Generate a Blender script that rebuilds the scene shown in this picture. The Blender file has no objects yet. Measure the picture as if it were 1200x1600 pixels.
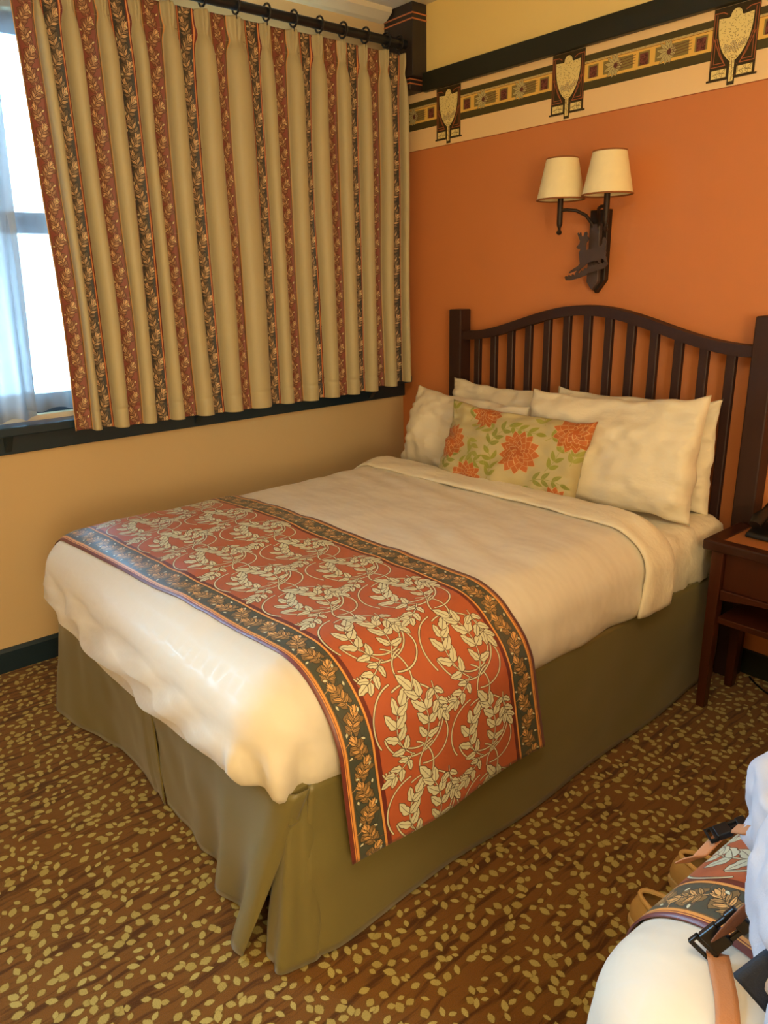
import bpy, bmesh, math
import numpy as np
from mathutils import Vector, Matrix

PI = math.pi
S = bpy.context.scene
COL = S.collection
rng = np.random.RandomState(7)

# ------------------------------------------------------------------ camera
CAM = (3.09648, -2.73712, 1.5)
YAW, PITCH, ROLL, FPX = -0.875933, 0.302940, -0.0221875, 1166.6


def make_camera():
    d = np.array([math.sin(YAW) * math.cos(PITCH), math.cos(YAW) * math.cos(PITCH), -math.sin(PITCH)])
    rt = np.array([math.cos(YAW), -math.sin(YAW), 0.0])
    up = np.cross(rt, d)
    r2 = math.cos(ROLL) * rt + math.sin(ROLL) * up
    u2 = -math.sin(ROLL) * rt + math.cos(ROLL) * up
    cam = bpy.data.cameras.new('camera')
    cam.sensor_fit = 'HORIZONTAL'
    cam.sensor_width = 36.0
    cam.lens = FPX / 1200.0 * 36.0
    cam.clip_start = 0.02
    o = bpy.data.objects.new('camera', cam)
    COL.objects.link(o)
    o.matrix_world = Matrix(((r2[0], u2[0], -d[0], CAM[0]), (r2[1], u2[1], -d[1], CAM[1]),
                             (r2[2], u2[2], -d[2], CAM[2]), (0, 0, 0, 1)))
    S.camera = o


make_camera()

# ------------------------------------------------------------------ light and exposure
S.view_settings.view_transform = 'Standard'
S.view_settings.look = 'None'
S.view_settings.gamma = 1.0
S.view_settings.use_curve_mapping = False
S.view_settings.exposure = 0.0

w = bpy.data.worlds.new('overcast_sky')
S.world = w
w.use_nodes = True
w.node_tree.nodes['Background'].inputs[0].default_value = (0.36, 0.68, 1.0, 1)
w.node_tree.nodes['Background'].inputs[1].default_value = 44.0


def lamp(name, kind, loc, power, color, size=0.2, target=None, portal=False, size_y=None):
    l = bpy.data.lights.new(name, kind)
    l.energy = power
    l.color = color
    if kind == 'AREA':
        l.shape = 'RECTANGLE' if size_y else 'DISK'
        l.size = size
        if size_y:
            l.size_y = size_y
        if portal:
            l.cycles.is_portal = True
    else:
        l.shadow_soft_size = size
    o = bpy.data.objects.new(name, l)
    COL.objects.link(o)
    o.location = loc
    if target is not None:
        o.rotation_euler = (Vector(target) - Vector(loc)).to_track_quat('-Z', 'Y').to_euler()
    return o


WARM = (1.0, 0.815, 0.50)
lamp('floor_lamp_light', 'POINT', (4.7, -3.3, 1.38), 142, WARM, 0.45)
lamp('high_fill_light', 'POINT', (3.0, -2.6, 2.4), 34, WARM, 0.2)  # added fill near the ceiling to brighten the upper walls, no fixture
lamp('window_portal', 'AREA', (-0.16, -1.98, 1.7), 1, (1, 1, 1), 3.2, (1.0, -1.98, 1.7), True, 1.4)

# ------------------------------------------------------------------ helpers


def srgb(c):
    c = np.asarray(c, float) / 255.0
    r = np.where(c <= 0.04045, c / 12.92, ((c + 0.055) / 1.055) ** 2.4)
    return (float(r[0]), float(r[1]), float(r[2]), 1.0)


class NT:
    """small wrapper for building node trees"""

    def __init__(self, name):
        self.m = bpy.data.materials.new(name)
        self.m.use_nodes = True
        self.t = self.m.node_tree
        self.b = self.t.nodes['Principled BSDF']
        self.out = self.t.nodes['Material Output']

    def n(self, typ, **kw):
        nd = self.t.nodes.new(typ)
        for k, v in kw.items():
            setattr(nd, k, v)
        return nd

    def l(self, a, b):
        self.t.links.new(a, b)

    def val(self, sock, v):
        if hasattr(v, 'links') or isinstance(v, bpy.types.NodeSocket):
            self.l(v, sock)
        else:
            sock.default_value = v

    def math(self, op, a, b=0.0, c=0.0):
        nd = self.n('ShaderNodeMath', operation=op)
        self.val(nd.inputs[0], a)
        self.val(nd.inputs[1], b)
        self.val(nd.inputs[2], c)
        return nd.outputs[0]

    def mix(self, fac, a, b):
        nd = self.n('ShaderNodeMix', data_type='RGBA')
        self.val(nd.inputs[0], fac)
        self.val(nd.inputs[6], a)
        self.val(nd.inputs[7], b)
        return nd.outputs[2]

    def noise(self, scale, detail=2.0, vec=None, out=0):
        nd = self.n('ShaderNodeTexNoise')
        nd.inputs['Scale'].default_value = scale
        nd.inputs['Detail'].default_value = detail
        if vec is None:
            vec = self.obj()
        self.l(vec, nd.inputs['Vector'])
        return nd.outputs[out]

    def obj(self):
        if not hasattr(self, '_tc'):
            self._tc = self.n('ShaderNodeTexCoord')
        return self._tc.outputs['Object']

    def uv(self):
        self.obj()
        return self._tc.outputs['UV']

    def bump(self, h, strength, dist=0.002):
        nd = self.n('ShaderNodeBump')
        nd.inputs['Strength'].default_value = strength
        nd.inputs['Distance'].default_value = dist
        self.l(h, nd.inputs['Height'])
        self.l(nd.outputs[0], self.b.inputs['Normal'])

    def scaled(self, sx, sy, sz, vec=None):
        nd = self.n('ShaderNodeMapping')
        nd.inputs['Scale'].default_value = (sx, sy, sz)
        self.l(vec if vec is not None else self.obj(), nd.inputs['Vector'])
        return nd.outputs[0]


def mat(name, rgb, rough=0.6, var=0.08, nscale=12, bump=0.0, bscale=200, sheen=0.0, metal=0.0, spec=0.5):
    t = NT(name)
    c = srgb(rgb)
    nz = t.noise(nscale, 3)
    dark = tuple(x * (1 - var) for x in c[:3]) + (1,)
    lite = tuple(min(1, x * (1 + var)) for x in c[:3]) + (1,)
    t.l(t.mix(nz, dark, lite), t.b.inputs['Base Color'])
    t.b.inputs['Roughness'].default_value = rough
    t.b.inputs['Metallic'].default_value = metal
    t.b.inputs['Specular IOR Level'].default_value = spec
    if sheen:
        t.b.inputs['Sheen Weight'].default_value = sheen
    if bump:
        t.bump(t.noise(bscale, 2), bump)
    return t.m


def wood(name, rgb, rough=0.35, axis=2):
    t = NT(name)
    c = srgb(rgb)
    s = [60, 60, 60]
    s[axis] = 4
    nz = t.noise(1.0, 4, t.scaled(*s))
    t.l(t.mix(nz, tuple(x * .7 for x in c[:3]) + (1,), tuple(x * 1.25 for x in c[:3]) + (1,)), t.b.inputs['Base Color'])
    t.b.inputs['Roughness'].default_value = rough
    t.bump(nz, 0.08, 0.001)
    return t.m


def image_mat(name, img, rough=0.7, sheen=0.0, weave=900, bump=0.25, spec=0.3):
    t = NT(name)
    ti = t.n('ShaderNodeTexImage', image=img, interpolation='Linear')
    t.l(t.uv(), ti.inputs['Vector'])
    nz = t.noise(5, 3)
    nd = t.n('ShaderNodeMix', data_type='RGBA', blend_type='MULTIPLY')
    nd.inputs[0].default_value = 1.0
    t.l(ti.outputs[0], nd.inputs[6])
    t.l(t.mix(nz, (.88, .88, .88, 1), (1, 1, 1, 1)), nd.inputs[7])
    t.l(nd.outputs[2], t.b.inputs['Base Color'])
    t.b.inputs['Roughness'].default_value = rough
    t.b.inputs['Specular IOR Level'].default_value = spec
    t.b.inputs['Sheen Weight'].default_value = sheen
    if bump:
        t.bump(t.noise(weave, 1), bump, 0.0006)
    return t.m


def link(name, me, m, parent=None):
    o = bpy.data.objects.new(name, me)
    COL.objects.link(o)
    if m is not None:
        for x in (m if isinstance(m, (list, tuple)) else [m]):
            me.materials.append(x)
    if parent is not None:
        o.parent = parent
    return o


def tag(o, label=None, cat=None, group=None, kind=None):
    if label:
        o['label'] = label
    if cat:
        o['category'] = cat
    if group:
        o['group'] = group
    if kind:
        o['kind'] = kind
    return o


def thing(name, label, cat, loc=(0, 0, 0), group=None, rz=0.0):
    o = bpy.data.objects.new(name, None)
    o.empty_display_size = 0.05
    COL.objects.link(o)
    o.location = loc
    o.rotation_euler = (0, 0, rz)
    return tag(o, label, cat, group)


def grid_mesh(name, P, uv=None, close_u=False, close_v=False, smooth=True):
    """P[i,j,3] -> quad grid mesh; uv[i,j,2] optional"""
    ni, nj = P.shape[:2]
    me = bpy.data.meshes.new(name)
    idx = np.arange(ni * nj).reshape(ni, nj)
    I = np.vstack([idx, idx[:1]]) if close_u else idx
    I = np.hstack([I, I[:, :1]]) if close_v else I
    f = np.stack([I[:-1, :-1], I[1:, :-1], I[1:, 1:], I[:-1, 1:]], -1).reshape(-1, 4)
    me.from_pydata(P.reshape(-1, 3).tolist(), [], f.tolist())
    if uv is not None:
        lay = me.uv_layers.new(name='UVMap')
        u = uv.reshape(-1, 2)
        li = np.empty(len(me.loops), np.int32)
        me.loops.foreach_get('vertex_index', li)
        lay.data.foreach_set('uv', u[li].astype(np.float32).ravel())
    if smooth:
        me.polygons.foreach_set('use_smooth', [True] * len(me.polygons))
    me.update()
    return me


def solid(o, th, offset=-1.0):
    md = o.modifiers.new('thickness', 'SOLIDIFY')
    md.thickness = th
    md.offset = offset
    return o


class MB:
    """collects boxes, prisms, tubes and lathes into one mesh"""

    def __init__(self):
        self.bm = bmesh.new()

    def box(self, a, b, bev=0.0, seg=2):
        v = []
        for x in (a[0], b[0]):
            for y in (a[1], b[1]):
                for z in (a[2], b[2]):
                    v.append(self.bm.verts.new((x, y, z)))
        fs = [(0, 1, 3, 2), (4, 6, 7, 5), (0, 4, 5, 1), (2, 3, 7, 6), (0, 2, 6, 4), (1, 5, 7, 3)]
        faces = [self.bm.faces.new([v[i] for i in f]) for f in fs]
        if bev:
            es = {e for f in faces for e in f.edges}
            bmesh.ops.bevel(self.bm, geom=list(es), offset=bev, segments=seg, affect='EDGES', profile=0.5)
        return self

    def hull8(self, bot, top, bev=0.0):
        v = [self.bm.verts.new(p) for p in list(bot) + list(top)]
        fs = [(3, 2, 1, 0), (4, 5, 6, 7), (0, 1, 5, 4), (1, 2, 6, 5), (2, 3, 7, 6), (3, 0, 4, 7)]
        faces = [self.bm.faces.new([v[i] for i in f]) for f in fs]
        if bev:
            es = {e for f in faces for e in f.edges}
            bmesh.ops.bevel(self.bm, geom=list(es), offset=bev, segments=2, affect='EDGES', profile=0.5)
        return self

    def prism(self, poly, axis, a, b, bev=0.0):
        """poly of 2d points extruded along axis from a to b"""
        def mk(p, t):
            q = [p[0], p[1]]
            q.insert(axis, t)
            return self.bm.verts.new(q)
        A = [mk(p, a) for p in poly]
        B = [mk(p, b) for p in poly]
        fs = [self.bm.faces.new(A), self.bm.faces.new(B[::-1])]
        n = len(poly)
        for i in range(n):
            fs.append(self.bm.faces.new([A[i], B[i], B[(i + 1) % n], A[(i + 1) % n]]))
        if bev:
            es = {e for f in fs[:2] for e in f.edges}
            bmesh.ops.bevel(self.bm, geom=list(es), offset=bev, segments=1, affect='EDGES')
        return self

    def tube(self, pts, r, n=10, cap=True):
        pts = [Vector(p) for p in pts]
        rs = r if isinstance(r, (list, tuple)) else [r] * len(pts)
        rings = []
        ref = None
        for i, p in enumerate(pts):
            t = (pts[min(i + 1, len(pts) - 1)] - pts[max(i - 1, 0)]).normalized()
            if ref is None:
                ref = Vector((0, 0, 1)) if abs(t.z) < 0.9 else Vector((1, 0, 0))
            a = (ref - t * ref.dot(t)).normalized()
            ref = a
            b = t.cross(a)
            rings.append([self.bm.verts.new(p + (a * math.cos(2 * PI * k / n) + b * math.sin(2 * PI * k / n)) * rs[i]) for k in range(n)])
        for i in range(len(pts) - 1):
            for k in range(n):
                self.bm.faces.new([rings[i][k], rings[i][(k + 1) % n], rings[i + 1][(k + 1) % n], rings[i + 1][k]])
        if cap:
            self.bm.faces.new(rings[0][::-1])
            self.bm.faces.new(rings[-1])
        return self

    def lathe(self, prof, c, n=32, close=False):
        rings = [[self.bm.verts.new((c[0] + r * math.cos(2 * PI * k / n), c[1] + r * math.sin(2 * PI * k / n), c[2] + z))
                  for k in range(n)] for r, z in prof]
        m = len(rings)
        for i in range(m if close else m - 1):
            A, B = rings[i], rings[(i + 1) % m]
            for k in range(n):
                self.bm.faces.new([A[k], A[(k + 1) % n], B[(k + 1) % n], B[k]])
        return self

    def torus(self, c, R, r, axis, n=24, k=8):
        ax = [Vector((0, 1, 0)), Vector((0, 0, 1))] if axis == 0 else ([Vector((1, 0, 0)), Vector((0, 0, 1))] if axis == 1 else [Vector((1, 0, 0)), Vector((0, 1, 0))])
        nrm = ax[0].cross(ax[1])
        rings = []
        for i in range(n):
            a = 2 * PI * i / n
            d = ax[0] * math.cos(a) + ax[1] * math.sin(a)
            rings.append([self.bm.verts.new(Vector(c) + d * (R + r * math.cos(2 * PI * j / k)) + nrm * r * math.sin(2 * PI * j / k)) for j in range(k)])
        for i in range(n):
            for j in range(k):
                self.bm.faces.new([rings[i][j], rings[(i + 1) % n][j], rings[(i + 1) % n][(j + 1) % k], rings[i][(j + 1) % k]])
        return self

    def build(self, name, m, parent=None, smooth=False, uvbox=None):
        bmesh.ops.recalc_face_normals(self.bm, faces=self.bm.faces)
        me = bpy.data.meshes.new(name)
        if uvbox:
            ax, ay, x0, x1, y0, y1 = uvbox
            lay = self.bm.loops.layers.uv.new('UVMap')
            for f in self.bm.faces:
                for lp in f.loops:
                    lp[lay].uv = ((lp.vert.co[ax] - x0) / (x1 - x0), (lp.vert.co[ay] - y0) / (y1 - y0))
        self.bm.to_mesh(me)
        self.bm.free()
        if smooth:
            me.polygons.foreach_set('use_smooth', [True] * len(me.polygons))
            try:
                me.set_sharp_from_angle(angle=math.radians(40))
            except Exception:
                pass
        return link(name, me, m, parent)


def hsh(ix, iy, iz, seed):
    n = (ix * 374761393 + iy * 668265263 + iz * 2147483647 + seed * 144665) & 0xffffffff
    n = ((n ^ (n >> 13)) * 1274126177) & 0xffffffff
    n = n ^ (n >> 16)
    return (n & 0xffff) / 32767.5 - 1.0


def vnoise(x, y, z=0.0, seed=0):
    x, y, z = np.broadcast_arrays(np.asarray(x, float), np.asarray(y, float), np.asarray(z, float))
    xi, yi, zi = np.floor(x).astype(np.int64), np.floor(y).astype(np.int64), np.floor(z).astype(np.int64)
    fx, fy, fz = x - xi, y - yi, z - zi
    s = lambda t: t * t * t * (t * (6 * t - 15) + 10)
    fx, fy, fz = s(fx), s(fy), s(fz)
    o = 0
    for a in (0, 1):
        for b in (0, 1):
            for c in (0, 1):
                wgt = (fx if a else 1 - fx) * (fy if b else 1 - fy) * (fz if c else 1 - fz)
                o = o + wgt * hsh(xi + a, yi + b, zi + c, seed)
    return o


def sstep(a, b, x):
    t = np.clip((np.asarray(x, float) - a) / (b - a), 0, 1)
    return t * t * (3 - 2 * t)


# ------------------------------------------------------------------ printed patterns (drawn by the script itself)


class Canvas:
    def __init__(self, wm, hm, ppm, bg, wrap=(True, True)):
        self.W, self.H = int(round(wm * ppm)), int(round(hm * ppm))
        self.p = ppm
        self.a = np.empty((self.H, self.W, 3), np.float32)
        self.a[:] = np.array(bg, np.float32) / 255
        self.wrap = wrap

    def _region(self, x0, x1, y0, y1):
        xs = np.arange(int(math.floor(x0)), int(math.ceil(x1)) + 1)
        ys = np.arange(int(math.floor(y0)), int(math.ceil(y1)) + 1)
        if not self.wrap[0]:
            xs = xs[(xs >= 0) & (xs < self.W)]
        if not self.wrap[1]:
            ys = ys[(ys >= 0) & (ys < self.H)]
        return xs, ys

    def _blend(self, xs, ys, cov, col):
        ix = np.ix_(ys % self.H, xs % self.W)
        c = np.array(col, np.float32) / 255
        self.a[ix] = self.a[ix] * (1 - cov[..., None]) + c * cov[..., None]

    def poly(self, pts, col, alpha=1.0):
        p = np.asarray(pts, float) * self.p
        xs, ys = self._region(p[:, 0].min(), p[:, 0].max(), p[:, 1].min(), p[:, 1].max())
        if not len(xs) or not len(ys):
            return
        cov = 0
        for sx in (.25, .75):
            for sy in (.25, .75):
                X = (xs + sx)[None, :, None]
                Y = (ys + sy)[:, None, None]
                ax, ay = p[:, 0], p[:, 1]
                bx, by = np.roll(ax, -1), np.roll(ay, -1)
                c = ((ay > Y) != (by > Y)) & (X < (bx - ax) * (Y - ay) / np.where(by == ay, 1e-9, by - ay) + ax)
                cov = cov + (c.sum(-1) % 2)
        self._blend(xs, ys, (cov * (.25 * alpha)).astype(np.float32), col)

    def rect(self, x0, y0, x1, y1, col):
        self.poly([(x0, y0), (x1, y0), (x1, y1), (x0, y1)], col)

    def stroke(self, pts, wid, col):
        p = np.asarray(pts, float) * self.p
        r = wid * self.p / 2 + 1
        xs, ys = self._region(p[:, 0].min() - r, p[:, 0].max() + r, p[:, 1].min() - r, p[:, 1].max() + r)
        if not len(xs) or not len(ys):
            return
        X, Y = (xs + .5)[None, :], (ys + .5)[:, None]
        D = np.full((len(ys), len(xs)), 1e9)
        for a, b in zip(p[:-1], p[1:]):
            d = b - a
            L = max(d @ d, 1e-9)
            t = np.clip(((X - a[0]) * d[0] + (Y - a[1]) * d[1]) / L, 0, 1)
            D = np.minimum(D, np.hypot(X - a[0] - t * d[0], Y - a[1] - t * d[1]))
        cov = np.clip(wid * self.p / 2 + .5 - D, 0, 1).astype(np.float32)
        self._blend(xs, ys, cov, col)

    def disc(self, x, y, r, col, n=12):
        self.poly([(x + r * math.cos(2 * PI * k / n), y + r * math.sin(2 * PI * k / n)) for k in range(n)], col)

    def image(self, name):
        im = bpy.data.images.new(name, self.W, self.H)
        px = np.ones((self.H, self.W, 4), np.float32)
        px[..., :3] = self.a
        im.pixels.foreach_set(px.ravel())
        im.update()
        im.pack()
        return im


def leaf_pts(x, y, ang, L, Wd, bend=0.0, lobes=0):
    n = 14
    up, dn = [], []
    for k in range(n + 1):
        t = k / n
        wv = Wd / 2 * math.sin(PI * t ** 0.8) ** 0.85 if 0 < t < 1 else 0.0
        if lobes:
            wv *= 0.72 + 0.28 * abs(math.sin(PI * lobes * t))
        cy = bend * L * t * t
        up.append((t * L, cy + wv))
        dn.append((t * L, cy - wv))
    q = up + dn[::-1][1:-1]
    c, s = math.cos(ang), math.sin(ang)
    return [(x + c * a - s * b, y + s * a + c * b) for a, b in q]


def leaf(cv, x, y, ang, L, Wd, col, line, lw, bend=0.0, lobes=0, vein=True):
    p = leaf_pts(x, y, ang, L, Wd, bend, lobes)
    cv.poly(p, col)
    cv.stroke(p + p[:1], lw, line)
    if vein:
        c, s = math.cos(ang), math.sin(ang)
        cv.stroke([(x + c * t * L - s * bend * L * t * t, y + s * t * L + c * bend * L * t * t) for t in (0.05, .3, .55, .8)], lw * .7, line)


def arc_pts(x, y, r, a0, a1, n=24):
    return [(x + r * math.cos(a0 + (a1 - a0) * k / n), y + r * math.sin(a0 + (a1 - a0) * k / n)) for k in range(n + 1)]


def spray(cv, x, y, ang, L, curl, col, line, lw, leafL, leafW, n=4, stem=None):
    """curving stem carrying paired lobed leaves and one at its tip"""
    pts = [(x, y)]
    a = ang
    m = 14
    for k in range(m):
        a += curl / m
        pts.append((pts[-1][0] + L / m * math.cos(a), pts[-1][1] + L / m * math.sin(a)))
    if stem:
        cv.stroke(pts, lw * 3.2, line)
        cv.stroke(pts, lw * 1.7, stem)
    for i in range(n):
        k = int(m * (0.28 + 0.62 * i / max(1, n - 1)))
        px, py = pts[k]
        dx, dy = pts[min(k + 1, m)][0] - pts[max(k - 1, 0)][0], pts[min(k + 1, m)][1] - pts[max(k - 1, 0)][1]
        aa = math.atan2(dy, dx)
        sc = 1.0 - 0.12 * abs(i - n * 0.45)
        for s in (1, -1):
            leaf(cv, px, py, aa + s * (1.12 - .14 * i), leafL * sc, leafW * sc, col, line, lw, -s * .18, 2)
    leaf(cv, pts[-1][0], pts[-1][1], a, leafL * 1.0, leafW, col, line, lw, 0, 2)


def border_motif(cv, x, y, ang, sc, gold, brown, line, lw):
    """pointed flower head: brown ground shape with rows of gold petals"""
    c, s = math.cos(ang), math.sin(ang)
    T = lambda a, b: (x + sc * (c * a - s * b), y + sc * (s * a + c * b))
    hull = []
    for k in range(28):
        t = 2 * PI * k / 28
        r = .43 + .09 * math.sin(5 * t + 1) + .05 * math.sin(9 * t)
        hull.append(T(r * math.cos(t) * 1.15, r * math.sin(t) * .85))
    cv.poly(hull, brown)
    cv.stroke(hull + hull[:1], lw * 1.2, line)
    cv.stroke([T(-.95, .12), T(-.7, -.05), T(-.45, 0), T(.3, 0)], lw * 1.2, gold)
    for i, (px, n) in enumerate(((-.34, 1.25), (-.16, 1.05), (.02, .9), (.2, .62))):
        for sg in (1, -1):
            a, b = T(px, 0)
            leaf(cv, a, b, ang + sg * n, sc * .40, sc * .135, gold if i % 2 else tuple(.5 * g + .5 * q for g, q in zip(gold, brown)), line, lw, -sg * .15, 0, True)
            a, b = T(px + .12, 0)
            leaf(cv, a, b, ang + sg * n * .5, sc * .32, sc * .11, gold, line, lw, 0, 0, False)
    a, b = T(.3, 0)
    leaf(cv, a, b, ang, sc * .36, sc * .14, gold, line, lw, 0, 0, False)


def draw_band(cv, x0, x1, H, bg, gold, brown, line, cream, vine, seed, reps, lw=.0011, swap=False):
    """vertical (y) strip between x0..x1 filled with a repeating floral motif"""
    r = np.random.RandomState(seed)
    cv.rect(x0, -.01, x1, H + .01, bg)
    xc, wd = (x0 + x1) / 2, x1 - x0
    for k in range(reps * 4):
        yy = H * (k + .3) / (reps * 5)
        xx = x0 + wd * r.uniform(.1, .9)
        sgn = 1 if r.rand() > .5 else -1
        P = [(xx + sgn * wd * .16 * math.sin(t * 2.2), yy + H / reps * .5 * t) for t in np.linspace(0, 1, 8)]
        P = [(min(max(a, x0 + .002), x1 - .002), b) for a, b in P]
        cv.stroke(P, lw * .9, vine)
    for i in range(reps):
        y = H * (i + .25) / reps
        border_motif(cv, xc - wd * .04, y, PI / 2 + .35, wd * .92, gold, brown, line, lw)
        y = H * (i + .75) / reps
        border_motif(cv, xc + wd * .04, y, PI / 2 - .55, wd * .94, gold, brown, line, lw)
        for k in range(4):
            yy = H * (i + (k + .5) / 4) / reps
            xx = xc + wd * (.38 if k % 2 else -.38) * r.uniform(.8, 1)
            leaf(cv, xx, yy, r.uniform(0, 2 * PI), wd * .2, wd * .105, cream, line, lw * .8, 0, 0, False)


def runner_image():
    W, H = 0.66, 0.25
    rust, line, pale = (186, 92, 54), (66, 44, 26), (218, 216, 182)
    maroon, gold, dark = (108, 38, 30), (232, 160, 82), (70, 76, 64)
    cv = Canvas(W, H, 1900, rust, (False, True))
    bw = .112
    for flip in (0, 1):
        X = (lambda a: a) if not flip else (lambda a: W - a)
        def R(a, b, c):
            lo, hi = sorted((X(a), X(b)))
            cv.rect(lo, -.01, hi, H + .01, c)
        R(0, .014, maroon)
        R(.010, .0125, gold)
        R(.014, .02, gold)
        R(.02, .0225, (120, 90, 50))
        lo, hi = sorted((X(.0225), X(.088)))
        draw_band(cv, lo, hi, H, dark, (236, 180, 108), (134, 106, 64), (40, 36, 26), pale, (46, 48, 36), 3 + flip, 2)
        R(.088, .090, (70, 55, 36))
        R(.090, .096, gold)
        R(.096, .108, maroon)
    # centre field: two columns of scrolls
    fw = (W - 2 * .108) / 2
    lw = .00155
    for col in range(2):
        cx = .108 + fw * (col + .5)
        for (oy, mx) in ((0.03 if col == 0 else .155, 1), ):
            y0 = oy
            def vine(pts):
                cv.stroke(pts, .0064, line)
                cv.stroke(pts, .0040, pale)
            r = .094
            vine(arc_pts(cx, y0, r, -PI * .95, PI * .62, 40))
            vine(arc_pts(cx + .01, y0 + .0, r * .80, -PI * .85, PI * .1, 30))
            vine(arc_pts(cx - .035, y0 + .125, .075, -PI * .45, PI * .35, 20))
            vine(arc_pts(cx + .055, y0 + .115, .06, PI * .55, PI * 1.35, 20))
            vine(arc_pts(cx - .02, y0 + .01, r * 1.02, PI * .55, PI * 1.15, 24))
            vine(arc_pts(cx + .03, y0 - .06, .07, -PI * .6, PI * .25, 24))
            for dx in (-.0145, -.009, -.0035):
                vine([(cx - .088 + dx * .5, y0 + .115), (cx - .088 + dx * 1.6, y0 + .145)])
            cv.stroke(arc_pts(cx - .088, y0 + .06, .06, PI * .35, PI * .6, 8), .003, pale)
            a0 = (cx - .005, y0 - .088)
            kw = dict(col=pale, line=line, lw=lw, stem=pale)
            spray(cv, a0[0] - .008, a0[1], PI * .84, .160, -1.8, leafL=.052, leafW=.029, n=4, **kw)
            spray(cv, a0[0] + .018, a0[1], PI * .26, .175, 1.3, leafL=.054, leafW=.030, n=4, **kw)
            spray(cv, cx + .085, y0 + .075, -PI * .55, .085, .5, leafL=.040, leafW=.024, n=3, **kw)
            spray(cv, cx - .02, y0 + .165, -PI * .75, .08, -.4, leafL=.038, leafW=.023, n=3, **kw)
    return cv.image('runner_print')


def curtain_image():
    """one horizontal repeat: half plain, red band, plain, dark band, half plain"""
    pl, bd = .105, .078
    W, H = 2 * (pl + bd), 0.24
    olive = (190, 177, 140)
    cv = Canvas(W, H, 1700, olive, (True, True))
    x = pl / 2
    cv.rect(x, -.01, x + bd, H + .01, (120, 96, 50))
    draw_band(cv, x + .007, x + bd - .007, H, (140, 76, 64), (230, 188, 140), (132, 82, 60), (70, 36, 28), (226, 204, 150), (92, 36, 32), 11, 2)
    cv.rect(x, -.01, x + .002, H + .01, (222, 150, 80))
    cv.rect(x + .003, -.01, x + .0055, H + .01, (92, 60, 40))
    cv.rect(x + bd - .0055, -.01, x + bd - .003, H + .01, (92, 60, 40))
    cv.rect(x + bd - .002, -.01, x + bd, H + .01, (222, 150, 80))
    x = pl * 1.5 + bd
    draw_band(cv, x, x + bd, H, (58, 57, 58), (228, 188, 142), (92, 78, 64), (34, 30, 30), (226, 208, 160), (40, 36, 36), 12, 2)
    for a, s in ((x, 1), (x + bd, -1)):
        for u, v, c in ((0, .004, (112, 40, 36)), (.004, .0075, (228, 148, 84)), (.0075, .0105, (112, 40, 36))):
            lo, hi = sorted((a + s * u, a + s * v))
            cv.rect(lo, -.01, hi, H + .01, c)
    return cv.image('curtain_print'), pl, bd, W, H


def flower(cv, x, y, r, rot=0.0):
    org, line = (190, 104, 46), (222, 190, 136)
    for ring, n in ((1.0, 13), (.78, 12), (.55, 10), (.34, 7)):
        for k in range(n):
            a = rot + 2 * PI * (k + .5 * (ring < .9)) / n
            leaf(cv, x, y, a, r * ring, r * ring * .56, org if (k % 2 or ring > .6) else (176, 92, 38), line, .0012, 0, 0, False)
    cv.disc(x, y, r * .12, (180, 90, 32))


def cushion_image():
    W, H = .66, .36
    cv = Canvas(W, H, 1700, (190, 174, 128), (False, False))
    r = np.random.RandomState(5)
    grn = [(150, 150, 60), (140, 142, 66), (160, 158, 74)]

    def twig(x, y, a, L, n):
        pts = [(x, y)]
        aa = a
        cur = r.uniform(-1.2, 1.2)
        for k in range(12):
            aa += cur / 12
            pts.append((pts[-1][0] + L / 12 * math.cos(aa), pts[-1][1] + L / 12 * math.sin(aa)))
        g = grn[r.randint(3)]
        cv.stroke(pts, .0018, g)
        for i in range(n):
            k = int(11 * (i + .6) / n)
            d = math.atan2(pts[k + 1][1] - pts[k][1], pts[k + 1][0] - pts[k][0])
            for s in (1, -1):
                leaf(cv, pts[k][0], pts[k][1], d + s * .95, .043, .019, g, (178, 168, 96), .0008, -s * .2)
        leaf(cv, pts[-1][0], pts[-1][1], aa, .042, .018, g, (178, 168, 96), .0008)
    fl = [(.40, .195, .076), (.06, .19, .068), (.205, .345, .066), (.195, .045, .068), (.605, .315, .074), (.585, .02, .062)]
    for x, y, a, L, n in ((.26, .19, 1.3, .13, 3), (.14, .09, .7, .12, 3), (.30, .06, 1.2, .12, 3), (.33, .30, -.3, .13, 3), (.50, .26, .6, .12, 2),
                          (.47, .09, .5, .14, 3), (.53, .14, 1.0, .13, 3), (.12, .29, 1.2, .1, 2), (.03, .31, 1.4, .08, 2), (.15, .22, -.6, .1, 3),
                          (.05, .06, 1.2, .09, 2), (.42, .05, -.2, .11, 3), (.63, .18, 1.4, .1, 3), (.48, .32, 2.4, .11, 3), (.09, .02, .3, .09, 2), (.28, .26, 2.5, .1, 2)):
        twig(x, y, a, L, n)
    for i, (x, y, q) in enumerate(fl):
        flower(cv, x, y, q * 1.18, i * .4)
    return cv.image('cushion_print')


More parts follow.
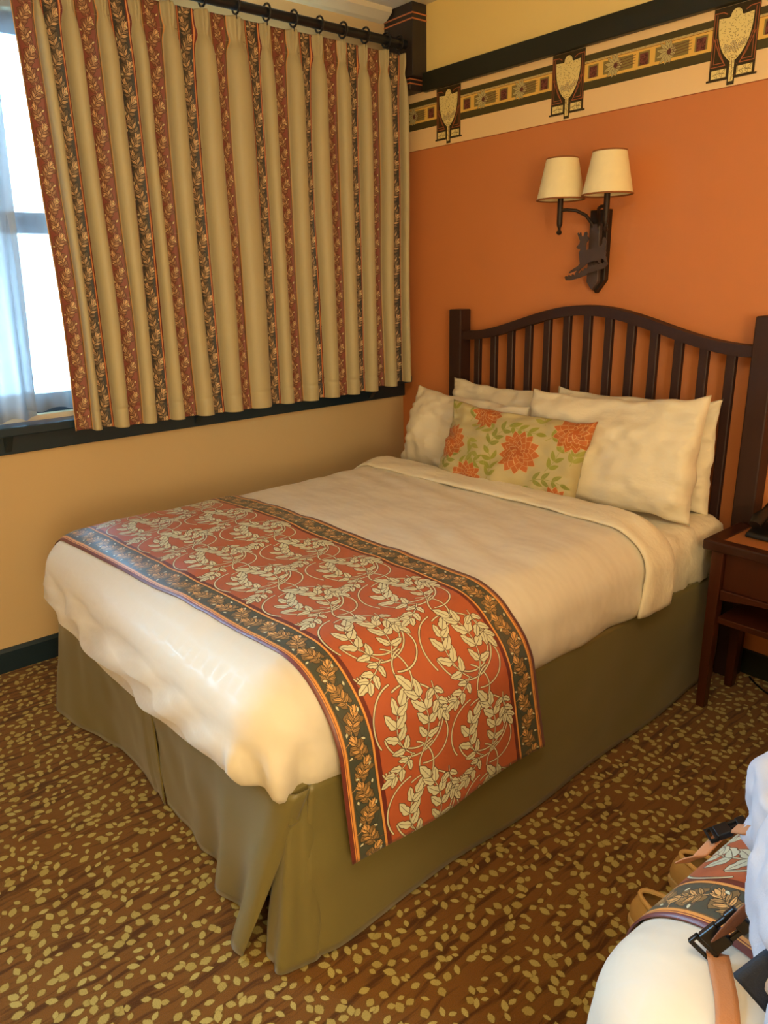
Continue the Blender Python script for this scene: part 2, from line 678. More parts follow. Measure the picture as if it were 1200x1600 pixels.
def frieze_image():
    W, H = .6715, .122
    olive, gold, tan = (84, 76, 44), (250, 204, 104), (150, 132, 76)
    cv = Canvas(W, H, 2400, olive, (True, False))
    cv.rect(-.01, .029, W + .01, .100, gold)
    cv.rect(-.01, .094, W + .01, .100, (214, 190, 130))
    cv.rect(-.01, .091, W + .01, .0928, (140, 84, 40))
    r = np.random.RandomState(2)
    for k in range(150):
        cv.disc(r.uniform(0, W), r.uniform(.0952, .0992), .0008, (120, 100, 60), 6)
    mar, line = (110, 62, 52), (70, 34, 30)
    x = .165 / 2 + .012
    seq = [('s', .046), ('l', .128), ('s', .046), ('l', .128), ('s', .046)]
    gap = (W - .165 - .024 - sum(b for a, b in seq)) / 4
    for kd, wd in seq:
        y0, y1 = .039, .084
        if kd == 's':
            cv.rect(x, y0, x + wd, y1, tan)
            cv.rect(x + .006, y0, x + wd - .006, y1 - .006, mar)
            for k in range(26):
                cv.disc(x + r.uniform(.008, wd - .008), r.uniform(y0 + .003, y1 - .01), .0032, (136, 78, 66), 8)
                cv.disc(x + r.uniform(.008, wd - .008), r.uniform(y0 + .003, y1 - .01), .0016, line, 8)
        else:
            cv.rect(x, y0, x + wd, y1, tan)
            fx, fy = x + wd * .42, (y0 + y1) / 2
            for k in range(13):
                a = 2 * PI * k / 13
                q = .052 if math.cos(a) < .5 else .03
                leaf(cv, fx, fy, a, q * (.7 + .3 * abs(math.cos(a))), .015, (212, 198, 138), line, .0009)
            for k in range(4):
                cv.stroke([(fx, fy + (k - 1.5) * .006), (fx + .03, fy + (k - 1.5) * .009), (x + wd + .01, fy + (k - 1) * .009)], .0018, mar)
            cv.disc(fx, fy, .009, mar)
        x += wd + gap
    return cv.image('frieze_print'), W, H


def shield_image():
    W, H = .176, .236
    olive, cop, cream = (66, 54, 32), (186, 106, 66), (250, 230, 156)
    cv = Canvas(W, H, 3200, olive, (False, False))
    c = W / 2
    z0 = .062
    for s in (-1, 1):
        for o, wd in ((0, .0026), (.009, .0022)):
            pts = [(c + s * .074 - s * o, H - .014 - o * .6), (c + s * .074 - s * o, z0 + o), (c + s * (.024 + o * .6), z0 + o)]
            cv.stroke(pts, wd, cop)
            cv.stroke([(c + s * (.024 + o * .6), z0 + o), (c + s * .045, z0 + .03 + o), (c + s * (.070 - o), z0 + .085)], wd, cop)
        cv.stroke([(c + s * .074, H - .014), (c + s * .045, H - .015), (c + s * .032, H - .022)], .003, cop)
    pts = []
    for k in range(25):
        t = k / 24
        pts.append((c + .060 * (1 - (1 - t) ** 2.4), .066 + .140 * t ** 1.25))
    top = [(c + .060, H - .030), (c + .024, H - .033)] + arc_pts(c, H - .030, .020, 0, PI, 14) + [(c - .024, H - .033), (c - .060, H - .030)]
    outl = pts + top + [(2 * c - x, y) for x, y in pts[::-1]]
    cv.poly(outl, cream)
    cv.stroke(outl + outl[:1], .0022, (44, 34, 18))
    r = np.random.RandomState(4)
    for k in range(260):
        t = r.rand()
        x, y = c + r.uniform(-1, 1) * .056 * (1 - (1 - t) ** 2.4), .070 + .130 * t ** 1.25
        a = r.uniform(0, PI)
        cv.stroke([(x, y), (x + .0022 * math.cos(a), y + .0022 * math.sin(a))], .0013, (140, 108, 52))
    for k in range(16):
        cv.disc(c + r.uniform(-.014, .014), H - .030 + r.uniform(-.01, .014), .0011, (140, 108, 52), 6)
    # a small garland of blossoms across the middle of the shield
    for i, (dx, dy) in enumerate(((-.026, .115), (-.012, .109), (.004, .108), (.02, .113), (.034, .122), (-.002, .122))):
        for k in range(6):
            leaf(cv, c + dx, dy, 2 * PI * k / 6 + i, .0105, .0062, (236, 216, 156), (92, 66, 60), .0008, 0, 0, False)
        cv.disc(c + dx, dy, .0022, (190, 150, 80))
    for s in (-1, 1):
        x0, x1 = sorted((c + s * .018, c + s * .070))
        cv.rect(x0, .026, x1, .052, cream)
        cv.stroke([(x0 + .004, .036), (x0 + .024, .042), (x1 - .004, .036)], .0014, (92, 66, 40))
        for k in range(4):
            leaf(cv, x0 + .012 + .009 * k, .039, (1 if k % 2 else -1) * .9, .014, .007, cream, (92, 66, 40), .0009, 0, 0, False)
    cv.rect(c - .008, .010, c + .008, .078, cream)
    cv.stroke(arc_pts(c, .044, .022, -PI * .4, PI * .4, 8), .0011, (150, 84, 50))
    cv.stroke([(c, .014), (c + .003, .04), (c - .002, .074)], .0014, (110, 70, 40))
    for k in range(5):
        leaf(cv, c, .02 + .011 * k, PI / 2 + (1 if k % 2 else -1) * .7, .011, .005, cream, (110, 70, 40), .0008, 0, 0, False)
    return cv.image('shield_print'), W, H


# ------------------------------------------------------------------ materials
def carpet_material():
    t = NT('carpet')
    o = t.obj()
    # streaks running along the window wall
    wob = t.noise(7, 2)
    st = t.n('ShaderNodeTexNoise')
    st.inputs['Scale'].default_value = 1.0
    st.inputs['Detail'].default_value = 2.0
    mp = t.n('ShaderNodeMapping')
    mp.inputs['Scale'].default_value = (58, 5, 1)
    mp.inputs['Rotation'].default_value = (0, 0, .05)
    dis = t.n('ShaderNodeMix', data_type='VECTOR')
    dis.inputs[0].default_value = .035
    t.l(o, dis.inputs[4])
    nz = t.n('ShaderNodeTexNoise')
    nz.inputs['Scale'].default_value = 9
    t.l(o, nz.inputs['Vector'])
    t.l(nz.outputs[1], dis.inputs[5])
    t.l(dis.outputs[1], mp.inputs['Vector'])
    t.l(mp.outputs[0], st.inputs['Vector'])
    r = t.n('ShaderNodeValToRGB')
    r.color_ramp.elements[0].position = .36
    r.color_ramp.elements[0].color = srgb((84, 49, 14))
    r.color_ramp.elements[1].position = .50
    r.color_ramp.elements[1].color = srgb((124, 82, 32))
    t.l(st.outputs[0], r.inputs[0])
    base = r.outputs[0]
    col = base
    leafc = srgb((190, 174, 104))
    halo = srgb((104, 84, 24))
    for (sc, off, a, b) in ((30.0, (0, 0, 0), .0138, .0088), (17.0, (3.37, 1.71, 0), .0128, .0084)):
        mp2 = t.n('ShaderNodeMapping')
        mp2.inputs['Location'].default_value = off
        t.l(o, mp2.inputs['Vector'])
        flat = t.n('ShaderNodeVectorMath', operation='MULTIPLY')
        t.l(mp2.outputs[0], flat.inputs[0])
        flat.inputs[1].default_value = (1, 1, 0)
        vo = t.n('ShaderNodeTexVoronoi', voronoi_dimensions='2D', feature='F1')
        vo.inputs['Scale'].default_value = sc
        vo.inputs['Randomness'].default_value = .72
        t.l(flat.outputs[0], vo.inputs['Vector'])
        sub = t.n('ShaderNodeVectorMath', operation='SUBTRACT')
        t.l(flat.outputs[0], sub.inputs[0])
        t.l(vo.outputs['Position'], sub.inputs[1])
        sep = t.n('ShaderNodeSeparateColor')
        t.l(vo.outputs['Color'], sep.inputs[0])
        rot = t.n('ShaderNodeVectorRotate', rotation_type='Z_AXIS')
        t.l(sub.outputs[0], rot.inputs['Vector'])
        t.l(t.math('MULTIPLY', sep.outputs[0], 6.283), rot.inputs['Angle'])
        sx = t.n('ShaderNodeSeparateXYZ')
        t.l(rot.outputs[0], sx.inputs[0])
        size = t.math('MULTIPLY_ADD', sep.outputs[1], .55, .62)
        fat = t.math('MULTIPLY_ADD', sep.outputs[2], .5, .75)
        lx = t.math('DIVIDE', sx.outputs[0], t.math('MULTIPLY', size, a))
        ly = t.math('DIVIDE', sx.outputs[1], t.math('MULTIPLY', t.math('MULTIPLY', size, fat), b))
        d = t.math('ADD', t.math('ABSOLUTE', ly), t.math('POWER', t.math('ABSOLUTE', lx), 2.0))
        d = t.math('ADD', d, t.math('MULTIPLY_ADD', t.noise(260, 1), .5, -.25))
        mk = t.n('ShaderNodeMapRange')
        mk.inputs[1].default_value = .86
        mk.inputs[2].default_value = 1.06
        mk.inputs[3].default_value = 1
        mk.inputs[4].default_value = 0
        t.l(d, mk.inputs[0])
        if off[0]:
            keep = t.math('LESS_THAN', t.math('FRACT', t.math('MULTIPLY', sep.outputs[1], 7.3)), .35)
        else:
            keep = t.math('LESS_THAN', t.math('FRACT', t.math('MULTIPLY', sep.outputs[1], 7.3)), .93)
        mh = t.n('ShaderNodeMapRange')
        mh.inputs[1].default_value = .9
        mh.inputs[2].default_value = 1.7
        mh.inputs[3].default_value = .5
        mh.inputs[4].default_value = 0
        t.l(d, mh.inputs[0])
        col = t.mix(t.math('MULTIPLY', mh.outputs[0], keep), col, halo)
        lc = t.mix(sep.outputs[2], leafc, srgb((174, 154, 84)))
        col = t.mix(t.math('MULTIPLY', mk.outputs[0], keep), col, lc)
    pile = t.noise(420, 2)
    nd = t.n('ShaderNodeMix', data_type='RGBA', blend_type='MULTIPLY')
    nd.inputs[0].default_value = 1.0
    t.l(col, nd.inputs[6])
    t.l(t.mix(pile, (.62, .62, .62, 1), (1.25, 1.25, 1.25, 1)), nd.inputs[7])
    t.l(nd.outputs[2], t.b.inputs['Base Color'])
    t.b.inputs['Roughness'].default_value = .95
    t.b.inputs['Specular IOR Level'].default_value = .1
    t.b.inputs['Sheen Weight'].default_value = .15
    t.bump(pile, .6, .004)
    return t.m


def back_wall_material():
    t = NT('painted_back_wall')
    sx = t.n('ShaderNodeSeparateXYZ')
    t.l(t.obj(), sx.inputs[0])
    z = sx.outputs[2]
    nz = t.noise(3, 2)
    orange = t.mix(nz, srgb((212, 130, 74)), srgb((218, 136, 80)))
    peach = t.mix(nz, srgb((252, 214, 158)), srgb((254, 220, 164)))
    cream = t.mix(nz, srgb((255, 226, 148)), srgb((255, 230, 154)))
    line = srgb((150, 70, 26))
    c = t.mix(t.math('GREATER_THAN', z, 2.0935), orange, line)
    c = t.mix(t.math('GREATER_THAN', z, 2.0965), c, peach)
    c = t.mix(t.math('GREATER_THAN', z, 2.38), c, cream)
    t.l(c, t.b.inputs['Base Color'])
    t.b.inputs['Roughness'].default_value = .62
    t.bump(t.noise(160, 2), .12, .002)
    return t.m


M = {}
M['carpet'] = carpet_material()
M['back_wall'] = back_wall_material()
M['beige_wall'] = mat('beige_wall_paint', (208, 180, 136), .75, .03, 4, .12, 160)
M['cream_wall'] = mat('cream_wall_paint', (232, 204, 140), .75, .03, 4, .12, 160)
M['ceiling'] = mat('ceiling_paint', (226, 212, 184), .85, .03, 3, .1, 120)
M['green_black'] = mat('dark_green_trim', (34, 38, 30), .45, .1, 14, .05, 60)
M['navy_black'] = mat('dark_navy_trim', (24, 44, 58), .35, .1, 14, .05, 60)  # dark navy, made bluer to imitate window sheen on the sill
M['post_wood'] = wood('post_dark_wood', (46, 38, 38), .45)
M['copper_line'] = mat('copper_paint_line', (188, 112, 66), .5)
M['head_wood'] = wood('dark_mahogany', (52, 28, 24), .55)
M['table_wood'] = wood('night_table_mahogany', (70, 32, 18), .3)
M['table_edge'] = wood('night_table_dark_edge', (52, 24, 16), .28)
M['table_top'] = mat('tan_table_inset', (166, 104, 58), .35, .06, 30)
M['iron'] = mat('bronze_iron', (46, 32, 26), .5, .1, 30, .1, 200, metal=.3)
M['deer_iron'] = mat('grey_bronze_plate', (78, 62, 58), .55, .1, 30, .1, 200)
M['shade'] = mat('lamp_shade_linen', (248, 232, 186), .8, .04, 40, .2, 700)
M['shade_trim'] = mat('lamp_shade_trim', (150, 92, 48), .7)
M['black'] = mat('black_plastic', (16, 16, 17), .35)
M['rod'] = wood('curtain_rod_dark', (26, 28, 36), .28, 1)  # blue in the dark base colour stands in for window sheen


def linen(name, rgb, quilt=False):
    t = NT(name)
    c = srgb(rgb)
    nz = t.noise(4, 2)
    t.l(t.mix(nz, tuple(x * .95 for x in c[:3]) + (1,), c), t.b.inputs['Base Color'])
    t.b.inputs['Roughness'].default_value = .62
    t.b.inputs['Sheen Weight'].default_value = .15
    t.b.inputs['Specular IOR Level'].default_value = .35
    if quilt:
        wv = t.n('ShaderNodeTexVoronoi', feature='DISTANCE_TO_EDGE')
        wv.inputs['Scale'].default_value = 26
        wv.inputs['Randomness'].default_value = .35
        t.l(t.obj(), wv.inputs['Vector'])
        mr = t.n('ShaderNodeMapRange')
        mr.inputs[1].default_value = .02
        mr.inputs[2].default_value = .09
        mr.inputs[3].default_value = .42
        mr.inputs[4].default_value = .68
        t.l(wv.outputs['Distance'], mr.inputs[0])
        t.l(mr.outputs[0], t.b.inputs['Roughness'])
    if quilt:
        t.bump(t.noise(1.0, 2, t.scaled(5, 11, 8)), .4, .022)
    else:
        t.bump(t.noise(1.0, 4, t.scaled(9, 13, 11)), .55, .022)
    return t.m


M['linen'] = linen('white_cotton_damask', (226, 216, 198), True)
M['cotton'] = linen('white_cotton', (232, 220, 194))
M['skirt'] = mat('olive_bed_skirt_satin', (112, 101, 54), .38, .06, 9, .15, 600, .2)
M['box'] = mat('box_spring_cloth', (120, 108, 72), .8)

# ------------------------------------------------------------------ the setting
YB = -5.2   # wall behind the camera
XR_ = 5.2   # far right wall
ZC = 2.70
WY0, WY1, WZ0, WZ1 = -3.55, -0.42, 1.02, 2.42   # window opening

tag(MB().box((-.2, YB, -.1), (XR_, .1, 0)).build('floor', M['carpet']), kind='structure')
tag(MB().box((-.2, YB, ZC), (XR_, .1, ZC + .1)).build('ceiling', M['ceiling']), kind='structure')
tag(MB().box((0, 0, 0), (XR_, .1, ZC)).build('wall_back', M['back_wall']), kind='structure')
mb = MB()
mb.box((-.2, YB, 0), (0, 0.1, WZ0)).box((-.2, YB, WZ1), (0, 0.1, ZC))
mb.box((-.2, YB, WZ0), (0, WY0, WZ1)).box((-.2, WY1, WZ0), (0, 0.1, WZ1))
tag(mb.build('wall_left', M['beige_wall']), kind='structure')
tag(MB().box((XR_, YB, 0), (XR_ + .1, .1, ZC)).build('wall_right', M['cream_wall']), kind='structure')
tag(MB().box((-.2, YB - .1, 0), (XR_ + .1, YB, ZC)).build('wall_front', M['cream_wall']), kind='structure')
tag(MB().prism([(0, 0), (.014, 0), (.014, .086), (.008, .1), (0, .1)], 1, YB, 0).build('baseboard_left', M['navy_black']), kind='structure')
mb = MB().box((.014, -.014, 0), (XR_, 0, .1), .003)
tag(mb.build('baseboard_back', M['green_black']), kind='structure')
# plain cove between ceiling and window wall
tag(MB().prism([(0, ZC), (.075, ZC), (.07, ZC - .02), (.03, ZC - .045), (0, ZC - .05)], 1, YB, -.10).build('trim_1', M['ceiling']), kind='structure')
# dark green picture rail
rail = MB().box((.196, -.028, 2.338), (XR_, 0, 2.418), .003).build('trim_2', M['green_black'])
tag(rail, kind='structure')
# window sill with apron and small brackets
sill = MB().box((-.1, WY0 - .1, .965), (.10, -.02, 1.0), .005).build('trim_3', M['navy_black'])
tag(sill, kind='structure')
MB().box((0, WY0 - .1, .885), (.022, -.005, .965), .003).build('apron', M['navy_black'], sill)
for y in (-2.04, -1.25, -.25, -2.9):
    MB().prism([(.022, .965), (.085, .965), (.022, .895)], 1, y - .012, y + .012).build('bracket', M['navy_black'], sill)

# window frame
win = MB()
win.box((-.12, WY0, WZ0), (-.04, WY0 + .07, WZ1), .004).box((-.12, WY1 - .07, WZ0), (-.04, WY1, WZ1), .004)
win.box((-.12, WY0 + .07, WZ1 - .07), (-.04, WY1 - .07, WZ1), .004).box((-.12, WY0 + .07, WZ0 - .02), (-.04, WY1 - .07, WZ0 + .075), .004)
win = win.build('window_1', M['navy_black'])
tag(win, kind='structure')
MB().box((-.11, WY0 + .07, 1.69), (-.05, WY1 - .07, 1.765), .004).build('transom', M['navy_black'], win)
for y in (-2.55, -1.25):
    MB().box((-.112, y - .03, WZ0 + .07), (-.048, y + .03, WZ1 - .07), .004).build('mullion', M['navy_black'], win)
tg = NT('window_glass')
tr = tg.n('ShaderNodeBsdfTransparent')
tr.inputs[0].default_value = (.96, .98, .98, 1)
gl = tg.n('ShaderNodeBsdfGlossy')
gl.inputs['Roughness'].default_value = .02
fr = tg.n('ShaderNodeFresnel')
fr.inputs[0].default_value = 1.45
mx = tg.n('ShaderNodeMixShader')
tg.l(fr.outputs[0], mx.inputs[0])
tg.l(tr.outputs[0], mx.inputs[1])
tg.l(gl.outputs[0], mx.inputs[2])
tg.l(mx.outputs[0], tg.out.inputs[0])
ys = [WY0 + .07, -2.58, -2.52, -1.28, -1.22, WY1 - .07]
for a, b in ((0, 1), (2, 3), (4, 5)):
    for z0, z1 in ((WZ0 + .07, 1.69), (1.765, WZ1 - .07)):
        MB().box((-.083, ys[a], z0), (-.079, ys[b], z1)).build('pane', tg.m, win)

# corner post with copper lines
post = MB().box((0, -.09, 2.40), (.2, 0, ZC), .003).build('trim_4', M['post_wood'])
tag(post, kind='structure')
MB().box((0, -.082, 2.345), (.172, 0, 2.40), .003).build('foot_block', M['post_wood'], post)
for z in (2.655, 2.632):
    MB().box((-.001, -.0915, z - .003), (.2015, -.0005, z + .003)).build('copper_line', M['copper_line'], post)
for z in (2.392, 2.374):
    MB().box((-.001, -.0835, z - .0025), (.1735, -.0005, z + .0025)).build('copper_line', M['copper_line'], post)

# printed frieze and its shields
fimg, FW, FH = frieze_image()
x_first = .347 - FW
fz = MB().box((.02, -.0015, 2.187), (XR_ - .05, 0, 2.187 + FH))
frieze = fz.build('trim_5', image_mat('frieze_paper', fimg, .6, 0, 300, .05), uvbox=(0, 2, x_first, x_first + FW, 2.187, 2.187 + FH))
tag(frieze, kind='structure')
simg, SW, SH = shield_image()
sm = image_mat('shield_paper', simg, .6, 0, 300, .05)


def shield(xc):
    h, c = .0775, xc
    p = [(c - .012, 0), (c + .012, 0), (c + .012, .018), (c + .086, .018), (c + .086, .024), (c + h, .024), (c + h, SH), (c - h, SH), (c - h, .024), (c - .086, .024), (c - .086, .018), (c - .012, .018)]
    b = MB().prism([(x, 2.101 + z) for x, z in p], 1, -.003, -.0003)
    return b.build('shield_panel', sm, frieze, uvbox=(0, 2, c - SW / 2, c + SW / 2, 2.101, 2.101 + SH))


for k in range(5):
    shield(.347 + FW * k)

# ------------------------------------------------------------------ bed geometry
XL, XRT, YF, RC = .445, 1.945, -2.115, .14
CX = (XL + XRT) / 2
ZT = .70
SA, SB = .15, .13     # shoulder width and height


def inset(x, y, X0=XL, X1=XRT, Y0=YF, rc=RC):
    dx = np.minimum(x - X0, X1 - x)
    dy = y - Y0
    dc = rc - np.hypot(np.maximum(rc - dx, 0), np.maximum(rc - dy, 0))
    return np.where((dx < rc) & (dy < rc), dc, np.minimum(dx, dy))


def wrinkle(x, y):
    """height ripples of the duvet top"""
    w_ = .006 * vnoise(x * 2.2, y * 2.6, 0, 1) + .004 * vnoise(x * 5 + y * 2, y * 6, 0, 2)
    # soft creases fanning across the middle near the pillows
    m = sstep(-1.45, -1.15, y) * (1 - sstep(-.80, -.70, y))
    ph = (y + .28 * x + .05 * vnoise(x * 3, y * 3, 0, 5)) * 42
    w_ = w_ + m * .006 * np.sin(ph) * (.5 + .5 * vnoise(x * 3.3, y * 5, 0, 6))
    w_ = w_ + .0025 * vnoise(x * 14, y * 11, 0, 3)
    return w_


def shoulder(d):
    t = np.clip(d / SA, 0, 1)
    return -SB + SB * np.sqrt(np.clip(1 - (1 - t) ** 2, 0, 1))


def surf(x, y, X0=XL, X1=XRT):
    d = inset(x, y, X0, X1)
    crown = .016 * sstep(0, .5, d)
    return ZT + crown + shoulder(d) + wrinkle(x - X0 + XL, y) * sstep(.02, .15, d)


def contour(x0, x1, y0, y1, rc, d, closed, nl=90, nc=14, nf=80):
    r = max(rc - d, 0.0)
    e = max(rc, d)
    P, N = [], []

    def seg(a, b, n, nrm):
        for k in range(n):
            t = k / n
            P.append((a[0] + (b[0] - a[0]) * t, a[1] + (b[1] - a[1]) * t))
            N.append(nrm)

    def arc(c, a0, a1):
        for k in range(nc):
            a = a0 + (a1 - a0) * k / nc
            P.append((c[0] + r * math.cos(a), c[1] + r * math.sin(a)))
            N.append((math.cos(a), math.sin(a)))
    yt = y1 - e if closed else y1
    seg((x1 - d, yt), (x1 - d, y0 + e), nl, (1, 0))
    arc((x1 - e, y0 + e), 0, -PI / 2)
    seg((x1 - e, y0 + d), (x0 + e, y0 + d), nf, (0, -1))
    arc((x0 + e, y0 + e), -PI / 2, -PI)
    seg((x0 + d, y0 + e), (x0 + d, yt), nl, (-1, 0))
    if closed:
        arc((x0 + e, yt), PI, PI / 2)
        seg((x0 + e, y1 - d), (x1 - e, y1 - d), nf, (0, 1))
        arc((x1 - e, yt), PI / 2, 0)
    else:
        P.append((x0 + d, yt))
        N.append((-1, 0))
    return np.array(P), np.array(N)


def duvet_mesh(name, X0, X1, y_head):
    half = (X1 - X0) / 2
    rings = []
    # from the hem, tucked in under the edge, up the side, over the shoulder, to the middle
    side = [(.055, 0.0), (.03, .0), (.012, .06), (.002, .18), (-.006, .38), (-.008, .6), (-.004, .82), (0, 1.0)]
    ds = [SA * (1 - math.cos(PI / 2 * k / 12)) for k in range(1, 13)] + list(np.linspace(SA, half, 46)[1:])
    ox = X0 - XL
    for k, (d, f) in enumerate(side):
        P, N = contour(X0, X1, YF, y_head, RC, 0, False)
        x, y = P[:, 0], P[:, 1]
        xb = x - ox
        foot = N[:, 1] < -.5
        hem = .43 + .035 * sstep(-1.3, -.7, y) - .012 * np.sin(y * 7 + 1)
        hf = .475 - .075 * np.sin(PI * np.clip((xb - .3) / 1.65, 0, 1)) + .004 * np.sin(xb * 11)
        wf = np.clip(-N[:, 1], 0, 1) ** 2
        hem = hem * (1 - wf) + hf * wf
        cnr = np.clip(N[:, 0], 0, 1) * np.clip(-N[:, 1], 0, 1) * 2
        hem = hem - .03 * cnr
        ztop = ZT - SB
        z = hem + (ztop - hem) * f
        if k == 0:
            z = z + .022
        out = np.full(len(x), -d)
        # curved drape folds across the foot end
        zf = z - .17 * ((xb - 1.12) / .6) ** 2
        m = wf * sstep(.12, .5, f) * (1 - .75 * sstep(.75, 1, f)) * np.exp(-((xb - 1.08) / .50) ** 2)
        out = out + m * .036 * np.sin((zf + .02 * vnoise(xb * 5, z * 5, 0, 9)) * 2 * PI / .085 + 1.2)
        out = out + wf * .022 * np.sin(PI * min(f, 1)) * np.exp(-((xb - 1.2) / .5) ** 2)
        # gathered corner
        ang = np.arctan2(N[:, 1], N[:, 0])
        cm = sstep(.0, .35, cnr) * (1 - sstep(.6, 1.0, f))
        out = out + cm * (.020 * np.sin(ang * 8 + .5) - .004)
        near = np.exp(-((xb - 1.80) / .06) ** 2) * wf * (1 - f)
        out = out + near * .007 * np.sin(xb * 40)
        # side: faint hanging folds
        sd = np.abs(N[:, 0]) ** 2 * (1 - f)
        out = out + sd * (.010 * np.sin(y * 13 + z * 9 + 2 * vnoise(y * 3, z * 3, 0, 4)) + .006 * vnoise(y * 9, z * 9, 0, 8))
        out = out + .005 * vnoise(x * 4, y * 4, z * 4, 12) * (1 - f)
        rings.append(np.stack([x + N[:, 0] * out, y + N[:, 1] * out, z], -1))
    for d in ds:
        P, N = contour(X0, X1, YF, y_head, RC, d, False)
        x, y = P[:, 0], P[:, 1]
        rings.append(np.stack([x, y, surf(x, y, X0, X1)], -1))
    me = grid_mesh(name, np.array(rings))
    bm = bmesh.new()
    bm.from_mesh(me)
    bmesh.ops.remove_doubles(bm, verts=bm.verts, dist=1e-5)
    bmesh.ops.recalc_face_normals(bm, faces=bm.faces)
    bm.to_mesh(me)
    bm.free()
    return me


class Cross:
    """unrolled cross-section of the bed top at a given y: arc length -> point"""

    def __init__(self, X0=XL, X1=XRT, off=.004):
        self.X0, self.X1, self.off = X0, X1, off
        self.c = (X0 + X1) / 2

    def at(self, y, s):
        """s may be an array (signed arc length from the middle); returns (n,3)"""
        s = np.asarray(s, float)
        out = np.zeros((len(s), 3))
        for sg in (1, -1):
            m = (s >= 0) if sg > 0 else (s < 0)
            if not m.any():
                continue
            d0 = max(y - YF, 0.0)
            xo = (self.X1 - self.X0) / 2 - (RC - math.sqrt(max(RC * RC - max(RC - d0, 0) ** 2, 0)))
            t = np.sin(np.linspace(0, PI / 2, 160))
            X = self.c + sg * xo * t
            Z = surf(X, np.full_like(X, y), self.X0, self.X1)
            dx, dz = np.gradient(X), np.gradient(Z)
            L = np.hypot(dx, dz) + 1e-9
            nx, nz = -dz / L * sg, dx / L * sg
            Xo, Zo = X + nx * self.off, Z + nz * self.off
            cum = np.r_[0, np.cumsum(np.hypot(np.diff(Xo), np.diff(Zo)))]
            a = np.abs(s[m])
            xx = np.interp(a, cum, Xo)
            zz = np.interp(a, cum, Zo)
            ex = np.maximum(a - cum[-1], 0)
            xx = xx + sg * np.minimum(ex, .05) * .12
            zz = zz - ex
            out[m] = np.stack([xx, np.full(m.sum(), y), zz], -1)
        return out


def runner_mesh(name, X0, X1, near, far, s0, s1, W=.66, rep=.225, lpush=.2):
    cr = Cross(X0, X1, .005)
    ns, nu = 170, 44
    S_ = np.linspace(s0, s1, ns)
    YA, YB_ = np.interp(S_, *near), np.interp(S_, *far)
    yg = np.linspace(min(YA.min(), YB_.min()), max(YA.max(), YB_.max()), 60)
    Tb = np.array([cr.at(y, S_) for y in yg])            # (60, ns, 3)
    P = np.zeros((ns, nu, 3))
    UV = np.zeros((ns, nu, 2))
    u = np.linspace(0, 1, nu)
    for i in range(ns):
        yy = YA[i] + (YB_[i] - YA[i]) * u
        P[i, :, 0] = np.interp(yy, yg, Tb[:, i, 0])
        P[i, :, 1] = yy
        P[i, :, 2] = np.interp(yy, yg, Tb[:, i, 2])
        UV[i, :, 0] = u
        UV[i, :, 1] = -S_[i] / rep
    sg = np.sign(P[..., 0] - cr.c)
    drop = np.clip((.66 - P[..., 2]) / .42, 0, 1)
    push = .026 * sstep(0, .3, drop) + .014 * drop + .016 * sstep(.2, 1, drop) * (1 + np.sin(P[..., 1] * 10.5 + .6)) / 2
    P[..., 0] += sg * push * np.where(sg < 0, lpush, 1.0)
    return grid_mesh(name, P, UV)


def loft(name, top, hem, amp, seed, m, parent, nz=22, wave=None, n=70, th=.004):
    """skirt panel between a top path and a hem path (lists of points)"""
    def res(pts):
        p = np.array(pts, float)
        cum = np.r_[0, np.cumsum(np.linalg.norm(np.diff(p, axis=0), axis=1))]
        t = np.linspace(0, cum[-1], n)
        q = np.stack([np.interp(t, cum, p[:, k]) for k in range(3)], -1)
        for _ in range(3):
            q[1:-1] = (q[:-2] + 2 * q[1:-1] + q[2:]) / 4
        return q
    T, Hm = res(top), res(hem)
    tan = np.gradient((T + Hm) / 2, axis=0)
    nrm = np.stack([-tan[:, 1], tan[:, 0], 0 * tan[:, 0]], -1)
    nrm /= np.linalg.norm(nrm, axis=1)[:, None] + 1e-9
    c = np.array([CX, -1.1, 0])
    if ((T.mean(0) - c) * nrm.mean(0)).sum() < 0:
        nrm = -nrm
    V = np.linspace(0, 1, nz)
    u = np.linspace(0, 1, n)
    P = np.zeros((n, nz, 3))
    for j, v in enumerate(V):
        P[:, j] = T + (Hm - T) * v
        o = amp * v ** 1.2 * (wave(u) if wave is not None else np.sin(u * 20 + seed))
        o = o + .004 * vnoise(u * 9 + seed, v * 4, 0, seed) * min(1, v * 4)
        P[:, j] += nrm * o[:, None]
    o = link(name, grid_mesh(name, P), m, parent)
    return solid(o, th, 0)


